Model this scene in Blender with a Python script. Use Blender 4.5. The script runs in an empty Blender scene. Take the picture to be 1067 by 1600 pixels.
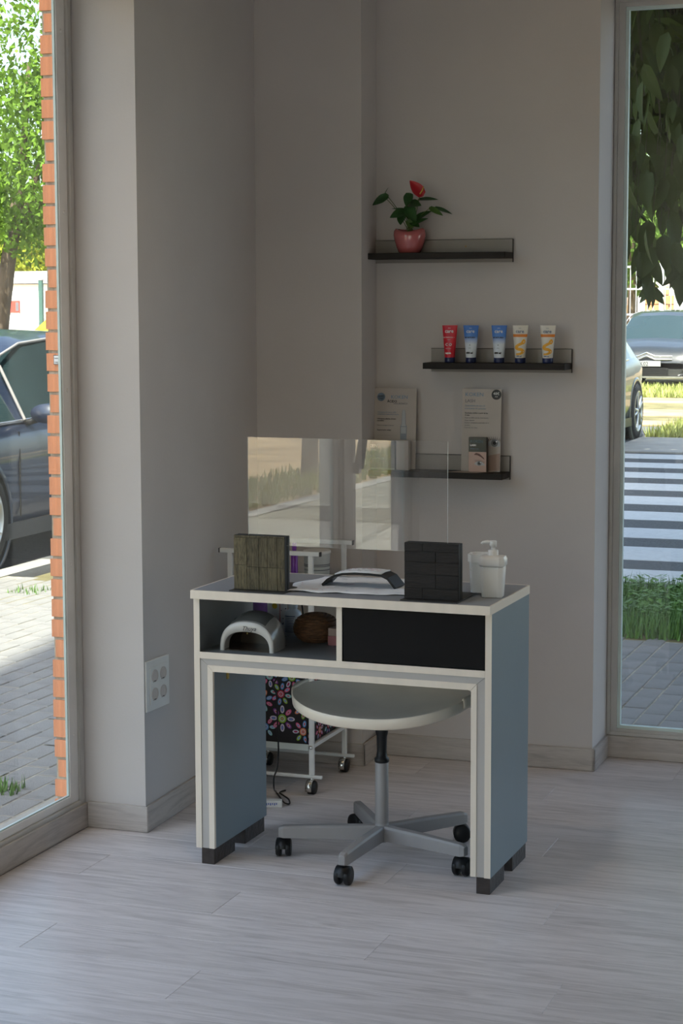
import bpy, bmesh, math, random
import numpy as np
from mathutils import Vector, Matrix
random.seed(7); rng = np.random.default_rng(7)
S = bpy.context.scene; COL = S.collection
PI = math.pi

# ------------------------------------------------------------------ camera, sky, sun, exposure
CF, CYAW, CPITCH, CROLL, CH = 2961.94, 0.347928, 0.111017, -0.003088, 1.53295
def cam_basis():
    f = Vector((-math.sin(CYAW)*math.cos(CPITCH), math.cos(CYAW)*math.cos(CPITCH), -math.sin(CPITCH)))
    r = Vector((math.cos(CYAW), math.sin(CYAW), 0)); u = r.cross(f)
    c, s = math.cos(CROLL), math.sin(CROLL)
    return r*c+u*s, -r*s+u*c, f
CR, CU, CFW = cam_basis()
cam = bpy.data.cameras.new('camera'); camo = bpy.data.objects.new('camera', cam); COL.objects.link(camo)
cam.sensor_fit = 'VERTICAL'; cam.sensor_height = 36; cam.lens = CF*36/1600
cam.clip_start = 0.05; cam.clip_end = 500
camo.matrix_world = Matrix(((CR.x, CU.x, -CFW.x, 0), (CR.y, CU.y, -CFW.y, 0), (CR.z, CU.z, -CFW.z, CH), (0, 0, 0, 1)))
S.camera = camo
w = bpy.data.worlds.new('sky'); S.world = w; w.use_nodes = True
nt = w.node_tree; nt.nodes.clear()
sky = nt.nodes.new('ShaderNodeTexSky'); sky.sky_type = 'NISHITA'; sky.sun_disc = False
SUN_EL, SUN_AZ = math.radians(58), math.radians(171)      # azimuth clockwise from +Y
sky.sun_elevation = SUN_EL; sky.sun_rotation = SUN_AZ; sky.dust_density = 2.5; sky.air_density = 1.0; sky.ozone_density = 1.0
bg = nt.nodes.new('ShaderNodeBackground'); bg.inputs[1].default_value = 0.42
out = nt.nodes.new('ShaderNodeOutputWorld'); hs = nt.nodes.new('ShaderNodeHueSaturation'); hs.inputs['Saturation'].default_value = .82; nt.links.new(sky.outputs[0], hs.inputs['Color']); nt.links.new(hs.outputs[0], bg.inputs[0]); nt.links.new(bg.outputs[0], out.inputs[0])
sl = bpy.data.lights.new('sun', 'SUN'); sl.energy = 10.0; sl.angle = math.radians(0.6); sl.color = (1, .93, .82)
so = bpy.data.objects.new('sun', sl); COL.objects.link(so)
sd = Vector((math.sin(SUN_AZ)*math.cos(SUN_EL), math.cos(SUN_AZ)*math.cos(SUN_EL), math.sin(SUN_EL)))
so.rotation_euler = sd.to_track_quat('Z', 'Y').to_euler(); so.location = (8, -8, 14)
S.view_settings.view_transform = 'Standard'; S.view_settings.look = 'None'
S.view_settings.exposure = 0.38; S.view_settings.gamma = 1.0; S.view_settings.use_curve_mapping = False
S.cycles.use_denoising = True; S.cycles.max_bounces = 10; S.cycles.diffuse_bounces = 6; S.cycles.transparent_max_bounces = 24
S.cycles.glossy_bounces = 5; S.cycles.sample_clamp_indirect = 12; S.cycles.caustics_reflective = False; S.cycles.caustics_refractive = False

# ------------------------------------------------------------------ helpers
def at(px, py, Y):
    """world point on the plane y=Y that the photograph shows at pixel (px,py)"""
    d = CFW + CR*((px-533.5)/CF) - CU*((py-800)/CF); t = Y/d.y
    return Vector((d.x*t, Y, CH+d.z*t))
def fl(px, py, z=0):
    d = CFW + CR*((px-533.5)/CF) - CU*((py-800)/CF); t = (z-CH)/d.z
    return Vector((d.x*t, d.y*t, z))
def mat(name, col, rough=.5, metal=0, spec=.5, noise=None, bump=None, coat=0, emit=None, sub=0):
    """noise=(scale, amount, stretch vec) colour variation; bump=(scale,strength)"""
    m = bpy.data.materials.new(name); m.use_nodes = True; n = m.node_tree; b = n.nodes['Principled BSDF']
    c = (*col, 1) if len(col) == 3 else col
    b.inputs['Base Color'].default_value = c; b.inputs['Roughness'].default_value = rough; b.inputs['Metallic'].default_value = metal
    b.inputs['Specular IOR Level'].default_value = spec; b.inputs['Coat Weight'].default_value = coat
    tc = n.nodes.new('ShaderNodeTexCoord')
    if noise is None: noise = (9, .06, (1, 1, 1))
    mp = n.nodes.new('ShaderNodeMapping'); mp.inputs['Scale'].default_value = noise[2]
    nz = n.nodes.new('ShaderNodeTexNoise'); nz.inputs['Scale'].default_value = noise[0]; nz.inputs['Detail'].default_value = 5
    n.links.new(tc.outputs['Object'], mp.inputs[0]); n.links.new(mp.outputs[0], nz.inputs[0])
    rp = n.nodes.new('ShaderNodeValToRGB'); a = noise[1]
    rp.color_ramp.elements[0].position = .3; rp.color_ramp.elements[1].position = .7
    rp.color_ramp.elements[0].color = tuple(max(0, v*(1-a)) for v in c[:3])+(1,)
    rp.color_ramp.elements[1].color = tuple(min(1, v*(1+a)) for v in c[:3])+(1,)
    n.links.new(nz.outputs[0], rp.inputs[0]); n.links.new(rp.outputs[0], b.inputs['Base Color'])
    if bump:
        n2 = n.nodes.new('ShaderNodeTexNoise'); n2.inputs['Scale'].default_value = bump[0]; n2.inputs['Detail'].default_value = 4
        n.links.new(mp.outputs[0], n2.inputs[0])
        bp = n.nodes.new('ShaderNodeBump'); bp.inputs['Strength'].default_value = bump[1]; bp.inputs['Distance'].default_value = .01
        n.links.new(n2.outputs[0], bp.inputs['Height']); n.links.new(bp.outputs[0], b.inputs['Normal'])
    if emit:
        b.inputs['Emission Color'].default_value = (*emit[0], 1); b.inputs['Emission Strength'].default_value = emit[1]
    return m
def glass(name, tint=(.96, .98, .97), f0=.04, rough=0.0, refl=1.0):
    m = bpy.data.materials.new(name); m.use_nodes = True; n = m.node_tree; n.nodes.clear()
    o = n.nodes.new('ShaderNodeOutputMaterial'); mx = n.nodes.new('ShaderNodeMixShader')
    t = n.nodes.new('ShaderNodeBsdfTransparent'); t.inputs[0].default_value = (*tint, 1)
    g = n.nodes.new('ShaderNodeBsdfGlossy'); g.inputs['Roughness'].default_value = rough; g.inputs[0].default_value = (refl, refl, refl, 1)
    lw = n.nodes.new('ShaderNodeLayerWeight'); lw.inputs[0].default_value = .5
    p = n.nodes.new('ShaderNodeMath'); p.operation = 'POWER'; p.inputs[1].default_value = 5
    ma = n.nodes.new('ShaderNodeMath'); ma.operation = 'MULTIPLY_ADD'; ma.inputs[1].default_value = 1-f0; ma.inputs[2].default_value = f0
    n.links.new(lw.outputs['Facing'], p.inputs[0]); n.links.new(p.outputs[0], ma.inputs[0]); n.links.new(ma.outputs[0], mx.inputs[0])
    n.links.new(t.outputs[0], mx.inputs[1]); n.links.new(g.outputs[0], mx.inputs[2]); n.links.new(mx.outputs[0], o.inputs[0])
    return m
def wood(name, light, dark, along='X', scale=1.0, rough=.45, bump=.12, var=.10):
    m = bpy.data.materials.new(name); m.use_nodes = True; n = m.node_tree; b = n.nodes['Principled BSDF']; b.inputs['Roughness'].default_value = rough
    tc = n.nodes.new('ShaderNodeTexCoord'); oi = n.nodes.new('ShaderNodeObjectInfo')
    va = n.nodes.new('ShaderNodeVectorMath'); va.operation = 'MULTIPLY_ADD'; va.inputs[1].default_value = (1, 1, 1)
    cx = n.nodes.new('ShaderNodeCombineXYZ'); mu = n.nodes.new('ShaderNodeMath'); mu.operation = 'MULTIPLY'; mu.inputs[1].default_value = 37
    n.links.new(oi.outputs['Random'], mu.inputs[0])
    for i in range(3): n.links.new(mu.outputs[0], cx.inputs[i])
    n.links.new(tc.outputs['Object'], va.inputs[0]); n.links.new(cx.outputs[0], va.inputs[2])
    mp = n.nodes.new('ShaderNodeMapping'); s = scale
    mp.inputs['Scale'].default_value = {'X': (s*.8, s*9, s*9), 'Y': (s*9, s*.8, s*9), 'Z': (s*9, s*9, s*.8)}[along]
    n.links.new(va.outputs[0], mp.inputs[0])
    a = n.nodes.new('ShaderNodeTexNoise'); a.inputs['Scale'].default_value = 2.2; a.inputs['Detail'].default_value = 8; a.inputs['Distortion'].default_value = 1.6; a.inputs['Roughness'].default_value = .62
    n.links.new(mp.outputs[0], a.inputs[0])
    f = n.nodes.new('ShaderNodeTexNoise'); f.inputs['Scale'].default_value = 14; f.inputs['Detail'].default_value = 4
    n.links.new(mp.outputs[0], f.inputs[0])
    ad = n.nodes.new('ShaderNodeMath'); ad.operation = 'MULTIPLY_ADD'; ad.inputs[1].default_value = .35
    n.links.new(f.outputs[0], ad.inputs[0]); n.links.new(a.outputs[0], ad.inputs[2])
    rp = n.nodes.new('ShaderNodeValToRGB'); e = rp.color_ramp.elements
    e[0].position = .45; e[0].color = (*dark, 1); e[1].position = .78; e[1].color = (*light, 1)
    n.links.new(ad.outputs[0], rp.inputs[0])
    hv = n.nodes.new('ShaderNodeHueSaturation'); v = n.nodes.new('ShaderNodeMapRange'); v.inputs['To Min'].default_value = 1-var; v.inputs['To Max'].default_value = 1+var
    n.links.new(oi.outputs['Random'], v.inputs[0]); n.links.new(v.outputs[0], hv.inputs['Value']); n.links.new(rp.outputs[0], hv.inputs['Color'])
    n.links.new(hv.outputs[0], b.inputs['Base Color'])
    bp = n.nodes.new('ShaderNodeBump'); bp.inputs['Strength'].default_value = bump; bp.inputs['Distance'].default_value = .004
    n.links.new(ad.outputs[0], bp.inputs['Height']); n.links.new(bp.outputs[0], b.inputs['Normal'])
    return m
def tag(o, label=None, cat=None, group=None, kind=None):
    if label: o['label'] = label
    if cat: o['category'] = cat
    if group: o['group'] = group
    if kind: o['kind'] = kind
    return o
def empty(name, loc=(0, 0, 0), rz=0, label=None, cat=None, group=None, kind=None):
    o = bpy.data.objects.new(name, None); COL.objects.link(o); o.location = loc; o.rotation_euler = (0, 0, rz); o.empty_display_size = .05
    return tag(o, label, cat, group, kind)
class MB:
    def __init__(s): s.v = []; s.f = []; s.m = []; s.sm = []
    def add(s, vs, fs, m=0, smooth=False):
        o = len(s.v); s.v += [tuple(v) for v in vs]; s.f += [tuple(i+o for i in f) for f in fs]; s.m += [m]*len(fs); s.sm += [smooth]*len(fs); return s
    def box(s, x0, x1, y0, y1, z0, z1, m=0, M=None):
        vs = [Vector(p) for p in ((x0, y0, z0), (x1, y0, z0), (x1, y1, z0), (x0, y1, z0), (x0, y0, z1), (x1, y0, z1), (x1, y1, z1), (x0, y1, z1))]
        if M: vs = [M @ v for v in vs]
        return s.add(vs, [(0, 3, 2, 1), (4, 5, 6, 7), (0, 1, 5, 4), (1, 2, 6, 5), (2, 3, 7, 6), (3, 0, 4, 7)], m)
    def prism(s, pts, z0, z1, m=0, M=None, smooth=False):
        """pts ccw in xy"""
        n = len(pts); vs = [Vector((x, y, z0)) for x, y in pts]+[Vector((x, y, z1)) for x, y in pts]
        if M: vs = [M @ v for v in vs]
        s.add(vs, [tuple(range(n))[::-1], tuple(range(n, 2*n))], m)
        return s.add(vs, [(i, (i+1) % n, n+(i+1) % n, n+i) for i in range(n)], m, smooth)
    def lathe(s, prof, n=24, m=0, M=None, smooth=True, caps=True):
        vs = []
        for r, z in prof:
            for k in range(n): a = 2*PI*k/n; vs.append(Vector((r*math.cos(a), r*math.sin(a), z)))
        if M: vs = [M @ v for v in vs]
        fs = [(j*n+k, j*n+(k+1) % n, (j+1)*n+(k+1) % n, (j+1)*n+k) for j in range(len(prof)-1) for k in range(n)]
        s.add(vs, fs, m, smooth)
        if caps:
            s.add(vs[:n], [tuple(range(n))[::-1]], m); s.add(vs[-n:], [tuple(range(n))], m)
        return s
    def tube(s, pts, r, n=8, m=0, closed=False, smooth=True, flat=1.0):
        pts = [Vector(p) for p in pts]; rs = r if isinstance(r, (list, tuple)) else [r]*len(pts); vs = []; prev = None
        for i, p in enumerate(pts):
            if closed: t = (pts[(i+1) % len(pts)]-pts[i-1]).normalized()
            else: t = (pts[min(i+1, len(pts)-1)]-pts[max(i-1, 0)]).normalized()
            if prev is None:
                a = t.cross(Vector((0, 0, 1)));  a = a if a.length > .05 else t.cross(Vector((0, 1, 0)))
            else: a = prev - t*prev.dot(t)
            a.normalize(); prev = a; b = t.cross(a)
            for k in range(n): q = 2*PI*(k+.5)/n; vs.append(p+(a*math.cos(q)+b*math.sin(q)*flat)*rs[i])
        N = len(pts); L = N if closed else N-1
        s.add(vs, [(j*n+k, ((j+1) % N)*n+k, ((j+1) % N)*n+(k+1) % n, j*n+(k+1) % n)[::-1] for j in range(L) for k in range(n)], m, smooth)
        if not closed: s.add(vs[:n], [tuple(range(n))], m); s.add(vs[-n:], [tuple(range(n))[::-1]], m)
        return s
    def grid(s, P, m=0, smooth=True, closeu=False):
        """P[i][j] points"""
        a, b = len(P), len(P[0]); vs = [p for row in P for p in row]
        return s.add(vs, [(i*b+j, ((i+1) % a)*b+j, ((i+1) % a)*b+j+1, i*b+j+1) for i in range(a if closeu else a-1) for j in range(b-1)], m, smooth)
    def disc(s, c, r, nrm=(0, -1, 0), up=(0, 0, 1), n=24, m=0, ry=None):
        c = Vector(c); nn = Vector(nrm).normalized(); u = Vector(up); x = u.cross(nn).normalized(); u = nn.cross(x)
        ry = ry or r
        return s.add([c+x*r*math.cos(2*PI*k/n)+u*ry*math.sin(2*PI*k/n) for k in range(n)], [tuple(range(n))], m)
    def mesh(s, name, mats):
        me = bpy.data.meshes.new(name); me.from_pydata(s.v, [], s.f); mats = mats if isinstance(mats, (list, tuple)) else [mats]
        for mm in mats: me.materials.append(mm)
        me.polygons.foreach_set('material_index', s.m); me.polygons.foreach_set('use_smooth', s.sm); me.update(); return me
    def build(s, name, mats, parent=None, bevel=0, sub=0, solid=0, seg=2):
        o = bpy.data.objects.new(name, s.mesh(name, mats)); COL.objects.link(o); o.parent = parent
        if bevel or sub or solid: weld(o)
        if solid: md = o.modifiers.new('s', 'SOLIDIFY'); md.thickness = solid; md.offset = 0
        if bevel: md = o.modifiers.new('b', 'BEVEL'); md.width = bevel; md.segments = seg; md.limit_method = 'ANGLE'; md.harden_normals = False
        if sub: md = o.modifiers.new('u', 'SUBSURF'); md.levels = sub; md.render_levels = sub
        return o
def weld(o, d=1e-5):
    bm = bmesh.new(); bm.from_mesh(o.data); bmesh.ops.remove_doubles(bm, verts=bm.verts, dist=d); bmesh.ops.recalc_face_normals(bm, faces=bm.faces); bm.to_mesh(o.data); bm.free()
def bx(name, m, parent, x0, x1, y0, y1, z0, z1, bevel=0, M=None):
    return MB().box(x0, x1, y0, y1, z0, z1, M=M).build(name, m, parent, bevel)
def struct(o, label=None): o['kind'] = 'structure'; return tag(o, label)
def text(name, s, size, m, parent, loc, rot=(PI/2, 0, 0), extrude=.0002, align='LEFT', xs=1.0, shear=0, bold=0):
    cu = bpy.data.curves.new(name, 'FONT'); cu.body = s; cu.size = size; cu.extrude = extrude; cu.align_x = align; cu.resolution_u = 2; cu.shear = shear; cu.offset = bold
    t = bpy.data.objects.new(name, cu); COL.objects.link(t); bpy.context.view_layer.update()
    me = bpy.data.meshes.new_from_object(t.evaluated_get(bpy.context.evaluated_depsgraph_get()))
    bpy.data.objects.remove(t); bpy.data.curves.remove(cu); me.materials.clear(); me.materials.append(m)
    o = bpy.data.objects.new(name, me); COL.objects.link(o); o.parent = parent; o.location = loc; o.rotation_euler = rot; o.scale = (xs, 1, 1)
    return o
def copy_tree(o, parent=None):
    c = o.copy(); COL.objects.link(c); c.parent = parent
    for ch in list(o.children): copy_tree(ch, c)
    return c

# ------------------------------------------------------------------ materials
M_wall = mat('wall_paint', (.59, .55, .53), .75, spec=.25, noise=(3, .03, (1, 1, 1)), bump=(140, .05))
M_ceil = mat('ceiling_paint', (.42, .40, .36), .8, spec=.2)
M_floor = wood('floor_laminate', (.71, .66, .655), (.49, .45, .44), 'X', 1.5, rough=.36, bump=.12, var=.07)
M_base = wood('baseboard_laminate', (.52, .475, .44), (.37, .33, .305), 'X', 1.6, rough=.55, var=.03)
M_basey = wood('baseboard_laminate_deep', (.52, .475, .44), (.37, .33, .305), 'Y', 1.6, rough=.55, var=.03)
M_alu = mat('window_aluminium', (.52, .50, .475), .38, spec=.5)
M_alu2 = mat('window_aluminium_bright', (.80, .77, .74), .35)
M_gasket = mat('gasket_silicone', (.62, .72, .69), .4)
M_glass = glass('window_glass', (.93, .965, .95), .04)
M_acryl = glass('acrylic_sheet', (.985, .985, .985), .09)
M_acryle = mat('acrylic_edge', (.80, .86, .84), .25)
M_brick = mat('orange_brick', (.74, .30, .15), .8, spec=.2, noise=(20, .12, (1, 1, .3)), bump=(60, .25))
M_mortar = mat('mortar', (.42, .37, .29), .95, spec=.1, noise=(60, .25, (1, 1, 1)), bump=(90, .5))
M_blue = mat('desk_blue_grey_laminate', (.185, .235, .265), .42, noise=(5, .03, (1, 1, 1)))
M_top = mat('desk_top_grey', (.24, .25, .27), .35)
M_edge = mat('desk_light_edge', (.80, .71, .60), .4, noise=(30, .04, (1, .1, .1)))
M_band = mat('desk_grey_band', (.46, .435, .41), .42, noise=(30, .05, (.1, 1, .1)))
M_niche = mat('desk_inner_grey', (.17, .18, .18), .4)
M_black = mat('black_plastic', (.010, .010, .011), .4, spec=.3)
M_blackm = mat('matte_black_panel', (.008, .0075, .008), .5, spec=.12)
M_blackmetal = mat('black_sheet_metal', (.02, .019, .018), .4)
M_foot = mat('dark_stained_foot', (.035, .025, .022), .5, noise=(40, .4, (1, 1, 1)), bump=(60, .3))
M_white = mat('white_plastic', (.78, .77, .74), .32)
M_seat = mat('seat_white_plastic', (.82, .73, .60), .3)
M_silver = mat('silver_paint', (.31, .295, .29), .42)
M_chrome = mat('chrome', (.70, .69, .66), .18, metal=1)
M_cartw = mat('cart_white_metal', (.74, .75, .74), .3, spec=.5)
M_paper = mat('white_paper', (.80, .80, .80), .7, noise=(8, .03, (1, 1, 1)))
M_red = mat('red_print', (.55, .05, .05), .5); M_navy = mat('navy_plastic', (.012, .022, .09), .35)
M_dark = mat('dark_print', (.03, .03, .035), .5); M_sky = mat('light_blue_print', (.17, .28, .42), .5); M_grey = mat('grey_print', (.16, .16, .18), .5)

# ------------------------------------------------------------------ room shell
YC, YW = 5.99, 6.20; XW = -2.56
CEIL = 2.62
bf = bx('floor', M_base, None, -2.60, 4.0, -3.0, 6.26, -.12, -.008); struct(bf)
# laminate planks, each a piece of the floor
def plank_mesh(L, Wd):
    g = .0002; m = MB(); b = .0008
    m.add([(g, g, -.008), (L-g, g, -.008), (L-g, Wd-g, -.008), (g, Wd-g, -.008), (g, g, -b), (L-g, g, -b), (L-g, Wd-g, -b), (g, Wd-g, -b),
           (g+b, g+b, 0), (L-g-b, g+b, 0), (L-g-b, Wd-g-b, 0), (g+b, Wd-g-b, 0)],
          [(0, 1, 5, 4), (1, 2, 6, 5), (2, 3, 7, 6), (3, 0, 4, 7), (4, 5, 9, 8), (5, 6, 10, 9), (6, 7, 11, 10), (7, 4, 8, 11), (8, 9, 10, 11)])
    return m.mesh('plank', [M_floor])
PW, PL = .19, 1.28; joint = fl(30, 1480)
y0 = joint.y - PW*math.ceil((joint.y+3)/PW)
offs = {}
k = 0; y = y0; cache = {}
x_left, x_right = -2.553, 2.5
while y < YW:
    if y > 1.2:
        off = (k*.53) % 1.0
        kk = round((joint.y-y)/PW)
        off = ((joint.x-x_left)/PL + kk*.37) % 1.0
        xs = [x_left]; x = x_left+off*PL
        if off < .05: x += PL
        while x < x_right: xs.append(x); x += PL
        xs.append(x_right)
        for a, b in zip(xs[:-1], xs[1:]):
            if b-a < .03: continue
            key = (round(b-a, 3), round(min(PW, YW-y), 3))
            if key not in cache: cache[key] = plank_mesh(b-a, min(PW, YW-y))
            o = bpy.data.objects.new('plank', cache[key]); COL.objects.link(o); o.location = (a, y, 0); o.parent = bf
    y += PW; k += 1
yfar = y0
while yfar <= 1.2: yfar += PW
bx('floor_far', M_floor, bf, -2.56, 4.0, -3.0, yfar, -.008, 0); bf.children[-1]['kind'] = 'structure'
bx('floor_side', M_floor, bf, 2.5, 4.0, yfar, YW, -.008, 0)
# left corner column: front face and side face
wl = MB().prism([(-2.60, 4.856), (-2.368, 4.856), (-2.404, 5.81), (-2.60, 5.81)], -.1, CEIL).build('wall_left', M_wall); struct(wl)
wp = MB().prism([(-2.60, 5.81), (-2.036, 5.81), (-2.047, 6.0), (-2.047, 6.25), (-2.60, 6.25)], -.1, CEIL).build('wall_corner', M_wall); struct(wp)
wb = bx('wall_back', M_wall, None, -2.06, -1.303, YC, 6.25, -.1, CEIL); struct(wb)
struct(bx('wall_sill', M_wall, None, -1.303, 4.0, 6.205, 6.26, -.1, .074))
struct(bx('wall_lintel', M_wall, None, -1.303, 4.0, 6.19, 6.26, 2.50, CEIL))
struct(bx('wall_right', M_wall, None, 4.0, 4.1, -3.0, 3.6, -.1, CEIL)); struct(bx('wall_right_end', M_wall, None, 4.0, 4.1, 5.7, 6.26, -.1, CEIL))
struct(bx('wall_right_sill', M_wall, None, 4.0, 4.1, 3.6, 5.7, -.1, .10)); struct(bx('wall_right_lintel', M_wall, None, 4.0, 4.1, 3.6, 5.7, 1.6, CEIL))
struct(bx('wall_front', M_wall, None, -2.66, -2.3, -3.1, -3.0, -.1, CEIL)); struct(bx('wall_front_end', M_wall, None, .6, 4.1, -3.1, -3.0, -.1, CEIL))
struct(bx('wall_front_sill', M_wall, None, -2.3, .6, -3.1, -3.0, -.1, .05)); struct(bx('wall_front_lintel', M_wall, None, -2.3, .6, -3.1, -3.0, 2.5, CEIL))
struct(bx('wall_street', M_wall, None, -2.66, -2.53, -3.0, 1.58, -.1, CEIL))
struct(bx('wall_street_lintel', M_wall, None, -2.66, -2.55, 1.58, 4.856, 2.50, CEIL))
struct(bx('wall_street_sill', M_wall, None, -2.64, -2.565, 1.58, 4.856, -.1, .060))
struct(bx('ceiling', M_ceil, None, -2.66, 4.1, -3.1, 6.26, CEIL, CEIL+.25))
struct(bx('wall_upper', M_brick, None, -2.66, 4.1, -3.1, 6.26, CEIL+.25, 22.5))
# baseboards
def base(name, pts, h=.074, t=.010, m=M_base):
    """polyline in xy with the board on its left side; mitred pieces as one mesh with a small rounded top"""
    o = empty(name, kind='structure')
    for (a, b, mm) in pts:
        a = Vector((*a, 0)); b = Vector((*b, 0)); d = (b-a); L = d.length; d.normalize(); n = Vector((d.y, -d.x, 0))
        M = Matrix.Translation(a) @ Matrix((( d.x, n.x, 0, 0), (d.y, n.y, 0, 0), (0, 0, 1, 0), (0, 0, 0, 1)))
        q = MB().box(0, L, 0, t, .001, h, M=M).build('board', mm, o, bevel=.0015)
    return o
base('baseboard_left', [((-2.552, 4.856), (-2.359, 4.856), M_base), ((-2.3675, 4.848), (-2.4035, 5.80), M_basey), ], h=.077)
base('baseboard_back', [((-2.40, 5.81), (-2.026, 5.81), M_base), ((-2.036, 5.80), (-2.036, 5.99), M_basey), ((-2.03, YC), (-1.293, YC), M_base), ((-1.303, YC-.01), (-1.303, 6.195), M_basey)])
base('baseboard_window', [((-1.30, 6.205), (2.5, 6.205), M_base)])
base('baseboard_street', [((-2.565, 1.58), (-2.565, 4.856), M_basey), ((-2.53, -3.0), (-2.53, 1.58), M_basey)], t=.012, h=.072)

# ------------------------------------------------------------------ windows
def window_street(name, ya, yb, za=.062, zb=2.50, stay=False):
    o = empty(name, (-2.60, ya, za), kind='structure'); L = yb-ya; H = zb-za
    f = MB()
    fw = .075
    # outer frame (deeper grey part) and inner bead (brighter), both stepped
    for (y0_, y1_, z0_, z1_) in ((0, .026, 0, H), (L-.026, L, 0, H), (.026, L-.026, 0, .022), (.026, L-.026, H-.03, H)):
        f.box(.012, .038, y0_, y1_, z0_, z1_)
    fo = f.build('frame', M_alu, o, bevel=.003)
    g = MB()
    for (y0_, y1_, z0_, z1_) in ((.026, fw, .022, H-.03), (L-fw, L-.026, .022, H-.03), (fw, L-fw, .022, .045), (fw, L-fw, H-.06, H-.03)):
        g.box(.018, .030, y0_, y1_, z0_, z1_)
    g.build('bead', M_alu2, o, bevel=.002)
    k = MB(); e = .004
    for (y0_, y1_, z0_, z1_) in ((fw, fw+e, .045, H-.06), (L-fw-e, L-fw, .045, H-.06), (fw+e, L-fw-e, .045, .045+e), (fw+e, L-fw-e, H-.06-e, H-.06)):
        k.box(.0185, .0255, y0_, y1_, z0_, z1_)
    k.build('gasket', M_gasket, o)
    bx('pane', M_glass, o, .019, .023, fw+.002, L-fw-.002, .047, H-.062)
    for i in range(5):
        z = .22+i*.50
        MB().lathe([(.0052, 0), (.0052, .0015), (.003, .003)], 12, M=Matrix.Translation((.030, L-.050, z)) @ Matrix.Rotation(PI/2, 4, 'Y')).build('screw', M_alu2, o)
    if stay:
        m = MB().box(.032, .06, L-.06, L-.03, .79, .83)
        m.tube([(.055, L-.045, .81), (.055, L-.21, 1.22)], .020, 8, flat=.5); m.build('stay_arm', M_alu, o)
    return o
window_street('window_1', 2.41, 4.854)
window_street('window_2', 1.58, 2.32, stay=True)
struct(bx('trim_mullion', M_alu, None, -2.66, -2.555, 2.32, 2.41, .0, 2.50))
def window_back(name, xa, xb, za=.076, zb=2.50):
    o = empty(name, (xa, 6.205, za), kind='structure'); L = xb-xa; H = zb-za
    f = MB(); fw = .034
    for b_ in ((0, .012, 0, H), (L-.012, L, 0, H), (.012, L-.012, 0, .012), (.012, L-.012, H-.012, H)): f.box(b_[0], b_[1], -.004, .05, b_[2], b_[3])
    f.build('frame', M_alu, o, bevel=.002)
    g = MB()
    for b_ in ((.012, fw, .012, H-.012), (L-fw, L-.012, .012, H-.012), (fw, L-fw, .012, .022), (fw, L-fw, H-.026, H-.012)): g.box(b_[0], b_[1], 0, .045, b_[2], b_[3])
    g.build('bead', M_alu, o, bevel=.0015)
    k = MB(); e = .010
    for b_ in ((fw, fw+e, .022, H-.026), (L-fw-e, L-fw, .022, H-.026), (fw+e, L-fw-e, .022, .022+e), (fw+e, L-fw-e, H-.026-e, H-.026)): k.box(b_[0], b_[1], .008, .03, b_[2], b_[3])
    k.build('gasket', M_gasket, o)
    bx('pane', M_glass, o, fw+.002, L-fw-.002, .016, .022, .024, H-.028)
    return o
def added_window(name, x0, x1, y0_, y1_, z0=.10, z1=2.5, n=3):
    o = empty(name, (x0, y0_, z0), kind='structure'); d = Vector((x1-x0, y1_-y0_, 0)); L = d.length; o.rotation_euler = (0, 0, math.atan2(d.y, d.x)); H = z1-z0
    f = MB()
    for i in range(n+1): xx = i*(L-.05)/n; f.box(xx, xx+.05, -.03, .03, .05, H-.05)
    f.box(0, L, -.03, .03, 0, .05); f.box(0, L, -.03, .03, H-.05, H); f.build('frame', M_alu, o)
    for i in range(n): bx('pane', M_glass, o, i*(L-.05)/n+.05, (i+1)*(L-.05)/n, -.003, .003, .05, H-.05)
added_window('window_added_right', 4.05, 4.05, 3.6, 5.7, .10, 1.6, 2); added_window('window_added_front', -2.3, .6, -3.05, -3.05, .05, 2.5, 2)  # both out of view, added to let more daylight into the room
window_back('window_4', -1.302, .60); window_back('window_5', .60, 3.8);  # the second is out of view, widened to bring in more side light
struct(bx('wall_right_window', M_wall, None, 3.8, 4.0, 6.19, 6.26, .06, 2.5))

# ------------------------------------------------------------------ brick pier outside the left window
pier = struct(bx('wall_pier', M_mortar, None, -2.660, -2.602, 4.8635, 6.20, -.1, 2.86))
pitch = .0597; ztop = at(80, 23, 4.86).z % pitch
rows = int((2.75+.1)/pitch)
bm_f = MB().box(0, .24, 0, .115, 0, .0505).mesh('brick', [M_brick])
for i in range(rows):
    z = -.1+.004+((ztop+.1) % pitch)-pitch+i*pitch+.009
    if z < -.11: continue
    short = (i % 6 == 4)
    o = bpy.data.objects.new('brick', bm_f); COL.objects.link(o); o.parent = pier
    o.location = (-2.664+(.011 if short else 0)+random.uniform(-.0015, .0015), 4.858+random.uniform(-.001, .001), z); o.scale = ((.062 if not short else .05)/.24, 1, 1)
    for j in range(1, 3):
        o = bpy.data.objects.new('brick', bm_f); COL.objects.link(o); o.parent = pier
        o.location = (-2.664+random.uniform(-.001, .001), 4.86+j*.125-(.0 if i % 2 else .06), z); o.scale = (.062/.24, 1, 1)
pq = at(86, 563, 4.856)
pl = empty('wall_plate', pq, label='small white number plate with black border on the orange brick pier', cat='plaque')
bx('plate', M_paper, pl, -.003, .014, -.001, .0015, -.0105, .0135); bx('border', M_dark, pl, -.0045, .014, -.0005, .0014, -.012, .015)
text('lettering', '1958', .008, M_dark, pl, (-.0015, -.0012, -.0095)); text('lettering', 'NUM', .005, M_dark, pl, (-.0015, -.0012, .004))

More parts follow.
